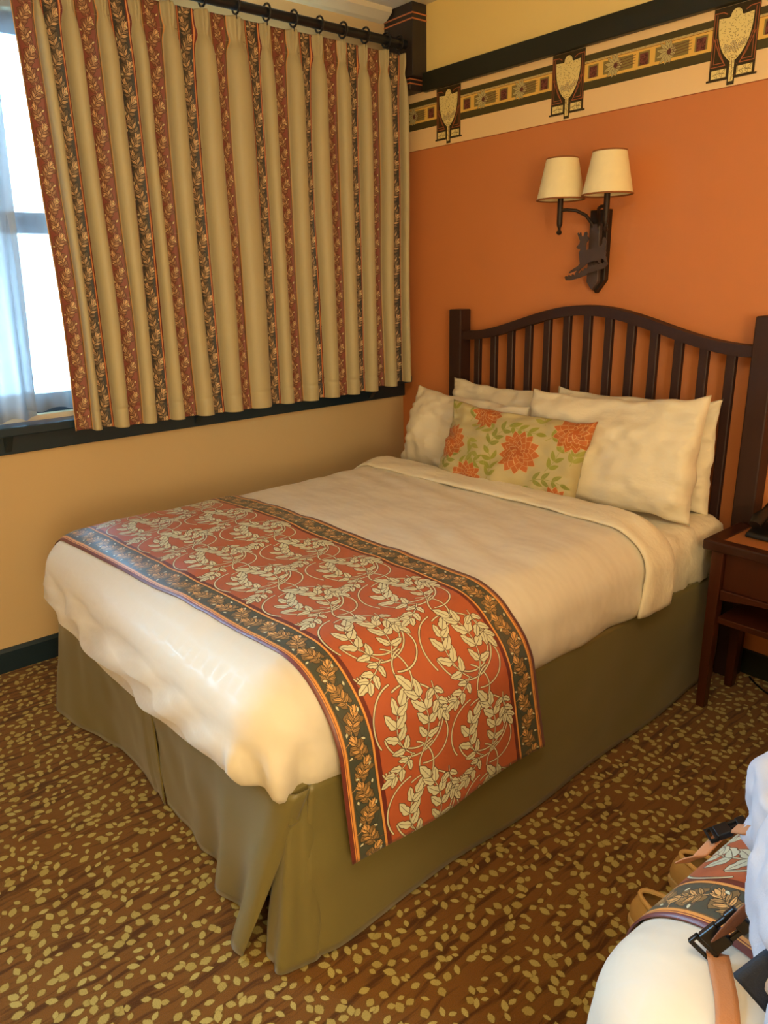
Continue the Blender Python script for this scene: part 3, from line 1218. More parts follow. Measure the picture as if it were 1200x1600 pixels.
def bed(X0, label):
    ox = X0 - XL
    root = thing('bed', label, 'bed', (CX + ox, -1.1, 0))
    base = root
    dx = -CX
    def mv(o):
        o.location = (-CX, 1.1, 0)   # geometry is written in bed-one coordinates
        return o
    mv(MB().box((XL + .05, -2.04, .06), (XRT - .05, -.12, .43), .03, 3).build('box_spring', M['box'], base))
    for x in (XL + .2, XRT - .2):
        for y in (-1.85, -.3):
            mv(MB().lathe([(.0, 0), (.03, 0), (.03, .06), (0, .06)], (x, y, 0), 12).build('bed_foot', M['black'], base))
    mv(MB().box((XL + .035, -2.05, .36), (XRT - .02, -.112, .453), .012, 2).build('skirt_deck', M['skirt'], base))
    # mattress under a fitted sheet
    rings = []
    prof = [(.06, .432), (.02, .436), (.004, .46), (0, .52), (.002, .58), (.012, .62), (.035, .648), (.07, .656)] + [(d, .657) for d in np.linspace(.1, .70, 14)]
    for d, z in prof:
        P, N = contour(XL + .03, XRT - .012, YF + .08, -.105, .09, d, True, 60, 10, 40)
        x, y = P[:, 0], P[:, 1]
        hd = sstep(-.75, -.5, y)
        sag = hd * (1 - sstep(0, .08, d))
        o = sag * (.010 * np.sin((y * 1.0 - z * 1.1) * 46 + 2 * vnoise(y * 4, z * 4, 0, 3)) + .006 * vnoise(y * 14, z * 8, 0, 4)) * np.abs(N[:, 0])
        zz = z + .004 * vnoise(x * 6, y * 6, 0, 5) + hd * .006 * vnoise(x * 9, y * 9, 0, 6) * sstep(.03, .08, d)
        rings.append(np.stack([x + N[:, 0] * o, y + N[:, 1] * o, zz], -1))
    me = grid_mesh('mattress', np.array(rings), close_v=True)
    bm = bmesh.new()
    bm.from_mesh(me)
    bm.verts.ensure_lookup_table()
    bmesh.ops.remove_doubles(bm, verts=bm.verts, dist=1e-5)
    bmesh.ops.holes_fill(bm, edges=[e for e in bm.edges if e.is_boundary], sides=0)
    bmesh.ops.recalc_face_normals(bm, faces=bm.faces)
    bm.to_mesh(me)
    bm.free()
    me.polygons.foreach_set('use_smooth', [True] * len(me.polygons))
    mv(link('mattress', me, M['cotton'], base))
    # skirt panels, each hung separately with open corners and a centre split
    zt = .452
    mv(loft('skirt_panel', [(XL + .02, -2.06, zt), (.8, -2.065, zt), (1.215, -2.06, zt)],
            [(.462, -2.125, .012), (.60, -2.105, .012), (.85, -2.05, .012), (1.05, -2.035, .012), (1.225, -2.055, .012)], .006, 1, M['skirt'], base,
            wave=lambda u: np.sin(u * 9) * (u < .9)))
    mv(loft('skirt_panel', [(1.218, -2.058, zt), (1.6, -2.065, zt), (1.90, -2.06, zt), (1.938, -2.035, zt), (1.94, -2.0, zt)],
            [(1.225, -2.045, .012), (1.45, -2.05, .012), (1.65, -2.08, .012), (1.77, -2.125, .012), (1.835, -2.14, .012)], .024, 2, M['skirt'], base,
            wave=lambda u: (np.sin(u * 21 + .5) * sstep(.15, .7, u)), n=110))
    mv(loft('corner_pleat', [(1.86, -2.035, zt - .02), (1.915, -2.03, zt - .02), (1.928, -1.98, zt - .02)],
            [(1.83, -2.05, .006), (1.87, -2.10, .006), (1.925, -2.105, .006), (1.955, -2.06, .006), (1.95, -1.97, .006)], .006, 4, M['skirt'], base, n=50))
    mv(loft('skirt_panel', [(1.930, -1.995, zt), (1.934, -1.96, zt), (1.93, -1.4, zt), (1.928, -.9, zt), (1.925, -.115, zt)],
            [(1.935, -2.045, .012), (1.958, -1.97, .012), (1.962, -1.7, .012), (1.955, -1.3, .012), (1.955, -.9, .012), (1.935, -.5, .012), (1.925, -.115, .012)], .012, 3, M['skirt'], base,
            wave=lambda u: np.sin(u * 17 + .8) * (1 - .6 * u), n=130))
    mv(loft('skirt_panel', [(XL + .01, -2.04, zt), (XL + .012, -1.0, zt), (XL + .012, -.12, zt)],
            [(XL + .005, -2.09, .012), (XL + .005, -1.0, .012), (XL + .005, -.12, .012)], .008, 5, M['skirt'], base, n=110))
    root.location.x = CX + ox
    return root


def cuff_mesh(X0, X1, y0=-.645):
    cr = Cross(X0, X1, .012)
    ns, nk = 130, 26
    S_ = np.linspace(-1.0, .95, ns)
    P = np.zeros((ns, nk, 3))
    for i, s in enumerate(S_):
        pc = cr.at(y0, [s])[0]
        pa = cr.at(y0, [s - .004])[0]
        pb = cr.at(y0, [s + .004])[0]
        t = (pb - pa)
        t /= np.linalg.norm(t)
        nrm = np.array([-t[2], 0, t[0]])
        sh = .055 * math.sin(s * 2.1) * .35 + .012 * float(vnoise(s * 4, 0, 0, 3))
        fl = float(sstep(.72, 1.0, abs(s)))
        hw = .078 + .02 * fl
        for k in range(nk):
            a = 2 * PI * k / nk
            ca, sa = math.cos(a), math.sin(a)
            yy = hw * math.copysign(abs(ca) ** .8, ca)
            th = .018 * (1 + .25 * float(vnoise(s * 6, ca * 2, sa, 4)))
            if yy < 0:
                th *= .8
            P[i, k] = pc + nrm * (th * sa + .004 * float(vnoise(s * 9, yy * 30, 0, 6))) + np.array([0, yy + sh - .05 * fl, 0])
    me = grid_mesh('folded_cuff', P, close_v=True)
    bm = bmesh.new()
    bm.from_mesh(me)
    bmesh.ops.holes_fill(bm, edges=[e for e in bm.edges if e.is_boundary], sides=0)
    bmesh.ops.recalc_face_normals(bm, faces=bm.faces)
    bm.to_mesh(me)
    bm.free()
    return me


rimg = runner_image()
M['runner'] = image_mat('runner_print_satin', rimg, .42, .1, 900, .2, .8)

bed(XL, 'double bed with olive skirt and white mattress against the orange wall')
dv = link('duvet', duvet_mesh('duvet', XL, XRT, -.64), M['linen'])
tag(dv, 'white quilted duvet spread over the whole bed against the orange wall', 'duvet')
link('folded_cuff', cuff_mesh(XL, XRT), M['cotton'], dv)
run = link('bed_runner', runner_mesh('bed_runner', XL, XRT, ((-.95, -.70, .75, 1.25), (-2.085, -2.055, -1.955, -1.93)),
                                     ((-.95, -.70, .75, 1.25), (-1.41, -1.385, -1.325, -1.245)), -.90, 1.15), M['runner'])
solid(run, .0025)
tag(run, 'rust runner with sage leaf scrolls across the foot of the whole bed', 'bed runner')

# ------------------------------------------------------------------ pillows


def pillow_mesh(name, W, H, T, seed, uv=False, n=46, flange=.0, slump=.0, sharp=.020, wr=2.2):
    u = np.sin(np.linspace(-PI / 2, PI / 2, n)) * .35 + np.linspace(-1, 1, n) * .65
    U, V = np.meshgrid(u, u, indexing='ij')
    r_ = 1 - sharp * 1.6 * (1 - V ** 2) * np.abs(U) ** 2
    q_ = 1 - sharp * 2.2 * (1 - U ** 2) * np.abs(V) ** 2
    X = W / 2 * U * r_
    Y = H / 2 * V * q_
    prof = (np.clip(1 - np.abs(U) ** 2.4, 0, 1) * np.clip(1 - np.abs(V) ** 2.4, 0, 1)) ** .44
    T1 = T / 2 * prof * (1 - .28 * V * (1 if slump == 0 else slump))
    e = np.clip(1.05 - np.maximum(np.abs(U), np.abs(V)), 0, 1)
    k = wr * (.007 * vnoise(U * 3 + seed, V * 3, 0, seed) + .004 * vnoise(U * 8 + seed, V * 6, 0, seed + 1))
    ed = np.exp(-(e / .22) ** 2)
    k = k + wr * ed * (.005 * np.sin(V * 21 + seed + 3 * vnoise(V * 3, U, 0, seed)) * np.abs(U) ** 4 + .005 * np.sin(U * 18 + seed + 3 * vnoise(U * 3, V, 0, seed)) * np.abs(V) ** 4)
    k = k * np.clip(prof * 2.2, 0, 1)
    bow = .014 * vnoise(U * 1.3 + seed * 3, V * 1.3, 0, seed + 3)
    # pulled corner ears
    Yc = Y + .014 * np.abs(U) ** 6 * np.sign(V) * np.abs(V) ** 4 + .006 * vnoise(U * 2.5, 0, seed, seed + 5) * np.clip(V, 0, 1) ** 2
    X = X + .007 * vnoise(V * 3.5, seed, 1, seed + 8) * np.abs(U) ** 3
    Yc = Yc + .006 * vnoise(U * 5, seed, 2, seed + 9) * np.abs(V) ** 3
    F = np.stack([X, Yc, T1 + k + bow], -1)
    B = np.stack([X, Yc, -T1 * .9 - k * .5 + bow], -1)
    P = np.concatenate([F, B[::-1]], 0)
    uvs = None
    uu = np.stack([(U + 1) / 2, (V + 1) / 2], -1)
    if uv:
        uvs = np.concatenate([uu, uu[::-1]], 0)
    me = grid_mesh(name, P, uvs)
    bm = bmesh.new()
    bm.from_mesh(me)
    bmesh.ops.remove_doubles(bm, verts=bm.verts, dist=2e-4)
    bmesh.ops.holes_fill(bm, edges=[x for x in bm.edges if x.is_boundary], sides=0)
    bmesh.ops.recalc_face_normals(bm, faces=bm.faces)
    bm.to_mesh(me)
    bm.free()
    me.polygons.foreach_set('use_smooth', [True] * len(me.polygons))
    return me


def place_pillow(o, cx, y_base, z_base, H, lean, yaw=0.0, roll=0.0):
    """stand a pillow on its long edge, leaning back by angle lean"""
    Y = Vector((0, math.sin(lean), math.cos(lean)))
    Z = Vector((0, -math.cos(lean), math.sin(lean)))
    X = Vector((1, 0, 0))
    R = Matrix((X, Y, Z)).transposed().to_4x4()
    R = Matrix.Rotation(yaw, 4, 'Z') @ Matrix.Rotation(roll, 4, 'Y') @ R
    c = Vector((cx, y_base, z_base)) + (R.to_3x3() @ Vector((0, H / 2, 0)))
    R.translation = c
    o.matrix_world = R
    return o


PG = 'white sleeping pillows against the headboard'
for (cx, yb, zb, W, H, T, ln, yw, rl, sd, lab) in (
        (.885, -.190, .655, .70, .375, .14, .10, .0, .02, 3, 'white pillow at the back on the window side of the bed, behind another white pillow'),
        (1.52, -.190, .655, .70, .395, .14, .10, .02, -.03, 5, 'white pillow at the back on the night table side, mostly hidden by another'),
        (.79, -.405, .650, .72, .355, .18, .27, -.04, .02, 8, 'white pillow in front on the window side, partly behind the floral cushion'),
        (1.535, -.385, .655, .73, .42, .19, .24, .05, -.05, 12, 'large plain white pillow in front on the night table side of the bed')):
    o = link('pillow', pillow_mesh('pillow', W, H, T, sd), M['cotton'])
    tag(o, lab, 'pillow', PG)
    place_pillow(o, cx, yb, zb, H, ln, yw, rl)
cimg = cushion_image()
cm_ = image_mat('cushion_floral_cloth', cimg, .6, .1, 900, .25, .35)
cu = link('throw_cushion', pillow_mesh('throw_cushion', .66, .345, .13, 21, True, sharp=.035), cm_)
tag(cu, 'floral cushion with orange dahlias and green leaves on beige', 'cushion')
place_pillow(cu, 1.208, -.565, .662, .345, .30, .13, .03)

# ------------------------------------------------------------------ headboard
hb = thing('headboard', 'dark wooden slatted headboard with arched top rail against the orange wall', 'headboard', (1.22, -.06, 0))


def hp(o):
    o.location = (-1.22, .06, 0)
    return o


for x in (.449, 1.913):
    hp(MB().box((x, -.095, 0), (x + .078, -.022, 1.352), .006, 2).build('post', M['head_wood'], hb))


def crest(x):
    return 1.253 + .063 * (1 + math.cos(PI * min(abs(x - 1.22), .69) / .69))


pts_t = [(x, crest(x)) for x in np.linspace(.527, 1.913, 60)]
pts_b = [(x, z - .040) for x, z in pts_t][::-1]
hp(MB().prism(pts_t + pts_b, 1, -.085, -.035, .003).build('crest_rail', M['head_wood'], hb))
for i in range(13):
    x = .612 + .1018 * i
    hp(MB().box((x - .017, -.072, .52), (x + .017, -.048, crest(x) - .035), .003, 1).build('slat', M['head_wood'], hb))
hp(MB().box((.527, -.078, .44), (1.913, -.042, .52), .003).build('bottom_rail', M['head_wood'], hb))

# ------------------------------------------------------------------ night table
nt = thing('night_table', 'dark reddish night table with tan inset top beside the whole bed', 'table', (2.24, -.21, 0))


def npart(o):
    o.location = (-2.24, .21, 0)
    return o


TX0, TX1, TY0, TY1 = 1.958, 2.52, -.385, -.105
mb = MB()
mb.box((TX0, TY0, .60), (TX1, TY0 + .045, .636), .006, 2).box((TX0, TY1 - .03, .60), (TX1, TY1, .636), .006, 2)
mb.box((TX0, TY0 + .04, .60), (TX0 + .055, TY1 - .025, .636), .004, 2).box((TX1 - .055, TY0 + .04, .60), (TX1, TY1 - .025, .636), .004, 2)
npart(mb.build('top_frame', M['table_edge'], nt))
npart(MB().box((TX0 + .05, TY0 + .04, .605), (TX1 - .05, TY1 - .025, .634)).build('top_inset', M['table_top'], nt))
for x in (1.985, 2.455):
    for y in (-.365, -.155):
        b0 = [(x + .004, y, 0), (x + .034, y, 0), (x + .034, y + .034, 0), (x + .004, y + .034, 0)]
        t0 = [(x, y - .004, .60), (x + .042, y - .004, .60), (x + .042, y + .038, .60), (x, y + .038, .60)]
        npart(MB().hull8(b0, t0, .003).build('leg', M['table_wood'], nt))
npart(MB().box((2.027, -.350, .462), (2.455, -.335, .592), .003).build('drawer_front', M['table_wood'], nt))
ap = [(2.027, .462), (2.027, .425)] + [(2.027 + .428 * t, .425 + .022 * math.sin(PI * t)) for t in np.linspace(.1, .9, 12)] + [(2.455, .425), (2.455, .462)]
npart(MB().prism(ap, 1, -.362, -.34, .002).build('apron', M['table_wood'], nt))
for x in (1.993, 2.466):
    npart(MB().box((x, -.33, .43), (x + .022, -.125, .6), .002).build('side_panel', M['table_wood'], nt))
npart(MB().box((2.02, -.13, .43), (2.46, -.118, .6), .002).build('back_panel', M['table_wood'], nt))
npart(MB().box((2.024, -.352, .335), (2.458, -.13, .358), .003).build('shelf', M['table_wood'], nt))

# telephone on the night table
ph = thing('telephone', 'black desk telephone standing on the dark night table', 'telephone', (2.125, -.185, .636))
mb = MB()
mb.hull8([(-.085, -.085, 0), (.085, -.085, 0), (.085, .07, 0), (-.085, .07, 0)], [(-.08, -.078, .018), (.08, -.078, .018), (.08, .066, .055), (-.08, .066, .055)], .008)
mb.build('body', M['black'], ph, True)
mb = MB()
mb.tube([(-.055, -.075, .046), (-.055, -.05, .064), (-.055, 0, .076), (-.055, .045, .083), (-.055, .07, .078)], [.020, .024, .016, .022, .02], 12)
mb.build('handset', M['black'], ph, True)
kp = mat('grey_key_plastic', (120, 118, 112), .5)
for r_ in range(4):
    for c_ in range(3):
        z = .026 + .008 * r_
        MB().box((-.005 + .024 * c_, -.058 + .022 * r_, z - .004), (.011 + .024 * c_, -.045 + .022 * r_, z + .004), .002, 1).build('key', kp, ph)
cb = MB()
cpts = [(2.03, -.03, .004), (2.06, -.06, .004), (2.12, -.10, .004), (2.2, -.12, .004), (2.32, -.10, .004), (2.42, -.04, .004)]
fine = []
P_ = np.array(cpts)
tt = np.linspace(0, len(P_) - 1, 40)
fine = np.stack([np.interp(tt, range(len(P_)), P_[:, k]) for k in range(3)], -1)
for _ in range(6):
    fine[1:-1] = (fine[:-2] + 2 * fine[1:-1] + fine[2:]) / 4
tag(cb.tube([tuple(p) for p in fine], .0035, 8).build('power_cable', M['black'], None, True), 'thin black cable lying on the carpet under the night table', 'cable')

# ------------------------------------------------------------------ wall lamp
sc = thing('wall_lamp', 'bronze two armed wall lamp with cream shades and deer cutout above the headboard', 'lamp', (1.222, 0, 1.42))


def sp(o):
    o.location = (-1.222, 0, -1.42)
    return o


sp(MB().prism([(1.180, 1.742), (1.264, 1.742), (1.264, 1.475), (1.224, 1.425), (1.180, 1.475)], 1, -.030, 0, .002).build('backplate', M['iron'], sc))
sp(MB().prism([(1.199, 1.690), (1.243, 1.690), (1.248, 1.47), (1.220, 1.437), (1.194, 1.47)], 1, -.052, -.030, .002).build('front_plate', M['deer_iron'], sc))
deer = [(1.156, 1.6027), (1.1599, 1.6089), (1.1705, 1.6167), (1.1721, 1.6287), (1.1659, 1.6397), (1.1574, 1.6561), (1.1615, 1.6592), (1.1671, 1.6483), (1.1695, 1.6588), (1.1743, 1.6599), (1.1769, 1.6478), (1.1841, 1.6411), (1.1886, 1.6471), (1.192, 1.6585), (1.2009, 1.6608), (1.2057, 1.6534), (1.2039, 1.6439), (1.2095, 1.6413), (1.2136, 1.6353), (1.2112, 1.6268), (1.2038, 1.62), (1.2013, 1.6129), (1.2028, 1.5911), (1.2267, 1.5949), (1.2501, 1.6011), (1.2733, 1.6058), (1.2784, 1.6151), (1.2764, 1.626), (1.2825, 1.6375), (1.2916, 1.6323), (1.2954, 1.6204), (1.292, 1.604), (1.2922, 1.5875), (1.2976, 1.5778), (1.2948, 1.5684), (1.3002, 1.5588), (1.3027, 1.542), (1.2945, 1.5423), (1.2878, 1.5544), (1.2746, 1.5582), (1.2718, 1.5477), (1.2747, 1.5404), (1.2665, 1.5407), (1.261, 1.5504), (1.2183, 1.5444), (1.2055, 1.536), (1.1832, 1.5209), (1.1629, 1.499), (1.1535, 1.4991), (1.165, 1.5153), (1.1434, 1.5088), (1.1248, 1.5037), (1.1288, 1.5106), (1.147, 1.5217), (1.167, 1.5311), (1.1769, 1.5407), (1.1731, 1.5605), (1.1699, 1.5802), (1.1761, 1.597), (1.1656, 1.5974)]
grass = [(1.1065, 1.4884), (1.1137, 1.4771), (1.136, 1.4769), (1.1794, 1.4863), (1.2096, 1.4957), (1.2211, 1.5043), (1.2567, 1.5119), (1.2915, 1.5208), (1.3079, 1.5347), (1.3042, 1.5453), (1.2995, 1.5383), (1.2909, 1.5443), (1.2856, 1.5368), (1.2757, 1.5428), (1.2697, 1.5362), (1.2547, 1.5395), (1.2463, 1.532), (1.237, 1.5362), (1.2286, 1.5276), (1.2193, 1.5308), (1.211, 1.5192), (1.2016, 1.5224), (1.195, 1.5107), (1.1836, 1.5149), (1.1794, 1.5036), (1.1656, 1.5054), (1.155, 1.4951), (1.1433, 1.5008), (1.1389, 1.4919), (1.1251, 1.4981), (1.1224, 1.4901), (1.1106, 1.4943)]
sp(MB().prism(deer, 1, -.078, -.074).build('deer_cutout', M['deer_iron'], sc))
sp(MB().prism(grass, 1, -.079, -.073).build('grass_base', M['deer_iron'], sc))
sp(MB().box((1.205, -.074, 1.545), (1.225, -.050, 1.565)).build('spacer', M['iron'], sc))
for x, sg in ((1.115, -1), (1.329, 1)):
    a = [(1.222 + sg * .012, -.04, 1.655), (1.222 + sg * .016, -.05, 1.69), (1.222 + sg * .030, -.075, 1.722), (1.222 + sg * .052, -.11, 1.740), (1.222 + sg * .08, -.135, 1.744), (x, -.14, 1.744)]
    sp(MB().tube(a, .0066, 10).build('arm', M['iron'], sc, True))
    sp(MB().lathe([(0, 1.651), (.007, 1.653), (.0115, 1.661), (.007, 1.669), (.005, 1.675), (.0105, 1.688), (.0112, 1.70), (.0112, 1.795), (.014, 1.796), (.014, 1.806), (.012, 1.81), (.012, 1.85), (0, 1.85)], (x, -.14, 0), 20).build('candle_tube', M['iron'], sc, True))
    sh = sp(MB().lathe([(.0935, 1.782), (.0615, 1.932), (.0590, 1.932), (.0910, 1.782)], (x, -.14, 0), 48, True).build('lamp_shade', M['shade'], sc, True))
    for rr, zz in ((.0925, 1.783), (.0605, 1.931)):
        MB().torus((x, -.14, zz), rr, .0032, 2, 48, 8).build('trim_ring', M['shade_trim'], sh, True)
    MB().tube([(x - .060, -.14, 1.925), (x + .060, -.14, 1.925)], .0018, 6).tube([(x, -.199, 1.925), (x, -.081, 1.925)], .0018, 6).tube([(x, -.14, 1.85), (x, -.14, 1.925)], .003, 6).build('shade_carrier', M['iron'], sh)

# ------------------------------------------------------------------ curtain, rod, sheers
rod = thing('curtain_rod', 'dark wooden curtain rod running along the window wall', 'curtain rod', (.15, -1.8, 2.535))
MB().tube([(0, -1.75, 0), (0, 1.709, 0)], .019, 20).build('pole', M['rod'], rod, True)
for y in (-1.6, -.3):
    MB().box((-.15, y - .012, -.014), (-.012, y + .012, .010), .003).build('bracket', M['rod'], rod)

cuimg, PL, BD, CW, CH = curtain_image()
M['curtain'] = image_mat('curtain_print_satin', cuimg, .5, .15, 900, .2, .4)
cur = thing('curtain', 'pleated olive gold curtain with red and dark floral stripes on the window wall', 'curtain', (.15, -.9, 1.0))
bands = [-1.786, -1.692, -1.577, -1.453, -1.331, -1.193, -1.057, -.903, -.776, -.645, -.517, -.39, -.268, -.144, -.060]
NBD = len(bands)


def curtain_mesh():
    ztop, zbot = 2.497, .955
    nz = 90
    npl, nb = 20, 8
    zs = np.concatenate([np.linspace(0, .12, 26), np.linspace(.12, .93, nz - 35)[1:-1], np.linspace(.93, 1, 26)])
    cols = []   # per column: (band index, kind, local t, u metres)
    for i in range(NBD):
        for k in range(nb):
            cols.append((i, 0, k / nb))
        if i < NBD - 1:
            for k in range(npl):
                cols.append((i, 1, k / npl))
    cols.append((NBD - 1, 0, 1.0))
    nc = len(cols)
    P = np.zeros((nc, len(zs), 3))
    UV = np.zeros((nc, len(zs), 2))
    rr = np.random.RandomState(3)
    amp = rr.uniform(.85, 1.2, NBD)
    dep = rr.uniform(-.006, .008, NBD)
    lean = rr.uniform(-.014, .014, NBD)
    hw = np.array([.036, .033, .038, .036, .037, .034, .028, .029, .036, .024, .035, .029, .035, .037, .030])
    hemv = rr.uniform(-.008, .008, NBD)
    for j, v in enumerate(zs):
        open_ = float(sstep(.0, .16, v))
        yb = np.array(bands) + lean * math.sin(v * 3.0) * open_ + .006 * np.array([float(vnoise(i * 1.7, v * 2.5, 0, 3)) for i in range(NBD)]) * open_
        h = hw * (1 - .06 * open_) + (.036 - hw) * (1 - open_) * .6
        for c, (i, kd, t) in enumerate(cols):
            if kd == 0:
                y = yb[i] - h[i] + 2 * h[i] * t
                # bands dip back between the pleats
                x = .128 + dep[i] - .010 * open_ * math.sin(PI * t) * amp[i]
                u = PL / 2 + i * (PL + BD) + BD * t
            else:
                y0, y1 = yb[i] + h[i], yb[i + 1] - h[i + 1]
                mid, gap = (y0 + y1) / 2, (y1 - y0)
                d0, d1 = .128 + dep[i], .128 + dep[i + 1]
                # rounded forward fold, a little wider than its gap
                bul = (.046 * amp[i]) * (.6 + .4 * open_)
                e = math.sin(PI * t)
                y = mid + (t - .5) * gap - .006 * math.sin(2 * PI * t) * open_ * amp[i]
                x = d0 + (d1 - d0) * t + bul * e ** .8
                # pinched header: three narrow creases
                pin = 1 - float(sstep(.02, .075, v))
                tie = math.exp(-((v - .055) / .018) ** 2)
                x += (pin * .007 * math.cos(6 * PI * t) - tie * .010) * e
                y = mid + (y - mid) * (1 - .38 * tie - .15 * pin)
                u = PL / 2 + i * (PL + BD) + BD + PL * t
            x += .006 * float(vnoise(i * 2.3 + t, v * 3.0, kd, 7)) * open_
            if i == NBD - 1 and kd == 0:
                x -= .10 * t ** 1.5
            x -= .0025 * math.exp(-((v - .952) / .004) ** 2)
            # hem swings back a little on the corner side
            z = ztop + (zbot - ztop) * v + hemv[i] * v * (.5 if kd else 1)
            if i >= 12:
                z += .012 * v * (i - 11)
            P[c, j] = (x - .15, y + .9, z - 1.0)
            UV[c, j] = (u / CW, (z) / CH)
    return grid_mesh('drape', P, UV)


drape = link('drape', curtain_mesh(), M['curtain'], cur)
solid(drape, .003, 0)
ring_y = [-1.64, -1.515, -1.39, -1.262, -1.125, -.98, -.84, -.71, -.58, -.454, -.329, -.206, -.13]
for y in ring_y:
    MB().torus((0, y + .9, 1.535), .030, .0045, 1, 26, 8).build('curtain_ring', M['rod'], cur, True)
    MB().tube([(0, y + .9, 1.505), (0, y + .9, 1.488)], .003, 6).build('hook', M['rod'], cur)

def voile(name, transmit, cover):
    ts = NT(name)
    di = ts.n('ShaderNodeBsdfDiffuse')
    di.inputs[0].default_value = srgb((150, 158, 166))
    tl = ts.n('ShaderNodeBsdfTranslucent')
    tl.inputs[0].default_value = srgb((236, 242, 246))
    tp = ts.n('ShaderNodeBsdfTransparent')
    m1, m2 = ts.n('ShaderNodeMixShader'), ts.n('ShaderNodeMixShader')
    m1.inputs[0].default_value = transmit
    ts.l(di.outputs[0], m1.inputs[1])
    ts.l(tl.outputs[0], m1.inputs[2])
    lw_ = ts.n('ShaderNodeLayerWeight')
    lw_.inputs['Blend'].default_value = .5
    mrr = ts.n('ShaderNodeMapRange')
    mrr.inputs[3].default_value = cover
    mrr.inputs[4].default_value = 1.0
    ts.l(lw_.outputs['Facing'], mrr.inputs[0])
    ts.l(mrr.outputs[0], m2.inputs[0])
    ts.l(tp.outputs[0], m2.inputs[1])
    ts.l(m1.outputs[0], m2.inputs[2])
    ts.l(m2.outputs[0], ts.out.inputs[0])
    return ts.m


def sheer(y0t, y1t, y0b, y1b, zb, nf, xb, seed, label, m):
    n, nz = nf * 14, 40
    P = np.zeros((n, nz, 3))
    u = np.linspace(0, 1, n)
    for j, v in enumerate(np.linspace(0, 1, nz)):
        y0, y1 = y0t + (y0b - y0t) * v, y1t + (y1b - y1t) * v
        P[:, j, 1] = y0 + (y1 - y0) * u
        ph = u * nf * 2 * PI + .9 * vnoise(u * nf * .7, v * 1.2, 0, seed)
        P[:, j, 0] = xb + .024 * np.sin(ph) * (.5 + .5 * v) + .008 * vnoise(u * 9, v * 3, 0, seed + 1)
        P[:, j, 2] = 2.46 + (zb - 2.46) * v + .008 * np.sin(ph + 1) * v
    o = link('sheer_curtain', grid_mesh('sheer_curtain', P), m)
    tag(o, label, 'curtain')
    return o


sheer(-2.72, -1.86, -2.66, -1.925, 1.02, 9, .062, 2, 'white sheer curtain in soft folds at the left end of the window', voile('dense_sheer_voile', .06, .972))
sheer(-1.98, -1.50, -1.96, -1.62, 1.04, 3, .030, 6, 'thin see-through sheer edge hanging against the glass behind the patterned curtain', voile('thin_sheer_voile', .06, .50))

# ------------------------------------------------------------------ second bed in the foreground
B2 = 2.662
bed2 = bed(B2, 'second bed at the lower right edge carrying a grey backpack')
dv2 = link('duvet', duvet_mesh('duvet', B2, B2 + (XRT - XL), -.64), M['linen'])
tag(dv2, 'white duvet on the second bed at the lower right edge', 'duvet')
link('folded_cuff', cuff_mesh(B2, B2 + (XRT - XL)), M['cotton'], dv2)
run2 = link('bed_runner', runner_mesh('bed_runner', B2, B2 + (XRT - XL), ((-1.2, -.72, .75, 1.2), (-1.90, -1.945, -2.02, -2.02)),
                                      ((-1.2, -.72, .75, 1.2), (-1.24, -1.285, -1.36, -1.36)), -1.0, 1.15), M['runner'])
solid(run2, .0025)
tag(run2, 'rust leaf-patterned runner under the backpack on the second bed', 'bed runner')


askew = Matrix.Translation((B2, -2.1, 0)) @ Matrix.Rotation(math.radians(-2.6), 4, 'Z') @ Matrix.Translation((-B2, 2.1, 0))
bpy.context.view_layer.update()
for o in (bed2, dv2, run2):
    o.matrix_world = askew @ o.matrix_world


# ------------------------------------------------------------------ shoes on the floor between the beds
def shoe(x, y, rz, label):
    t = thing('shoe', label, 'shoe', (x, y, 0), 'tan shoes on the carpet between the beds', rz)
    n = 40
    tan_ = mat('tan_suede', (216, 176, 110), .85, .1, 40, .3, 500)
    sole = mat('pale_sole_rubber', (222, 192, 134), .7)
    ins = mat('shoe_lining', (120, 92, 48), .9)

    def outline(s):
        P = []
        for k in range(n):
            a = 2 * PI * k / n
            lx = .135 * math.cos(a)
            wid = .043 + .006 * math.cos(a) - .006 * math.cos(2 * a)
            P.append((lx * s + .135, wid * math.copysign(abs(math.sin(a)) ** .75, math.sin(a)) * s))
        return P
    MB().prism(outline(1.02), 2, 0, .022, .004).build('sole', sole, t, True)
    rings = []
    for s, z, cut in ((.99, .020, 0), (1.0, .035, 0), (.97, .055, 0), (.90, .078, .0), (.82, .092, .0)):
        pts = outline(s)
        rings.append([(p[0], p[1], z * (1.0 if p[0] < .12 else 1 - .45 * ((p[0] - .12) / .15)) + .006) for p in pts])
    P = np.array(rings)
    link('upper', grid_mesh('upper', P, close_v=True), tan_, t)
    # closed toe cap over the front, open collar at the heel
    toe = []
    for q in np.linspace(0, 1, 8):
        toe.append([(max(p[0] * (1 - q) + .17 * q, .12 + .02 * q), p[1] * (1 - q) * .98, .006 + .092 * (1 - .45 * max(0, (p[0] - .12) / .15)) * (1 + .12 * math.sin(PI * q))) for p in outline(.82)])
    link('vamp', grid_mesh('vamp', np.array(toe), close_v=True), tan_, t)
    MB().prism([(a * .86 + .01, b * .8) for a, b in outline(.9)], 2, .022, .03).build('insole', ins, t)
    rim = [(p[0], p[1], .099) for p in outline(.83) if p[0] < .16]
    rim.sort(key=lambda p: math.atan2(p[1], p[0] - .16) % (2 * PI))
    MB().tube(rim, .006, 8).build('collar', tan_, t, True)
    return t


shoe(2.360, -1.190, .06, 'tan shoe with its open collar showing, the farther of the two beside the second bed')
shoe(2.362, -1.375, -.04, 'tan shoe nearest the camera, its rounded end poking out beside the second bed')

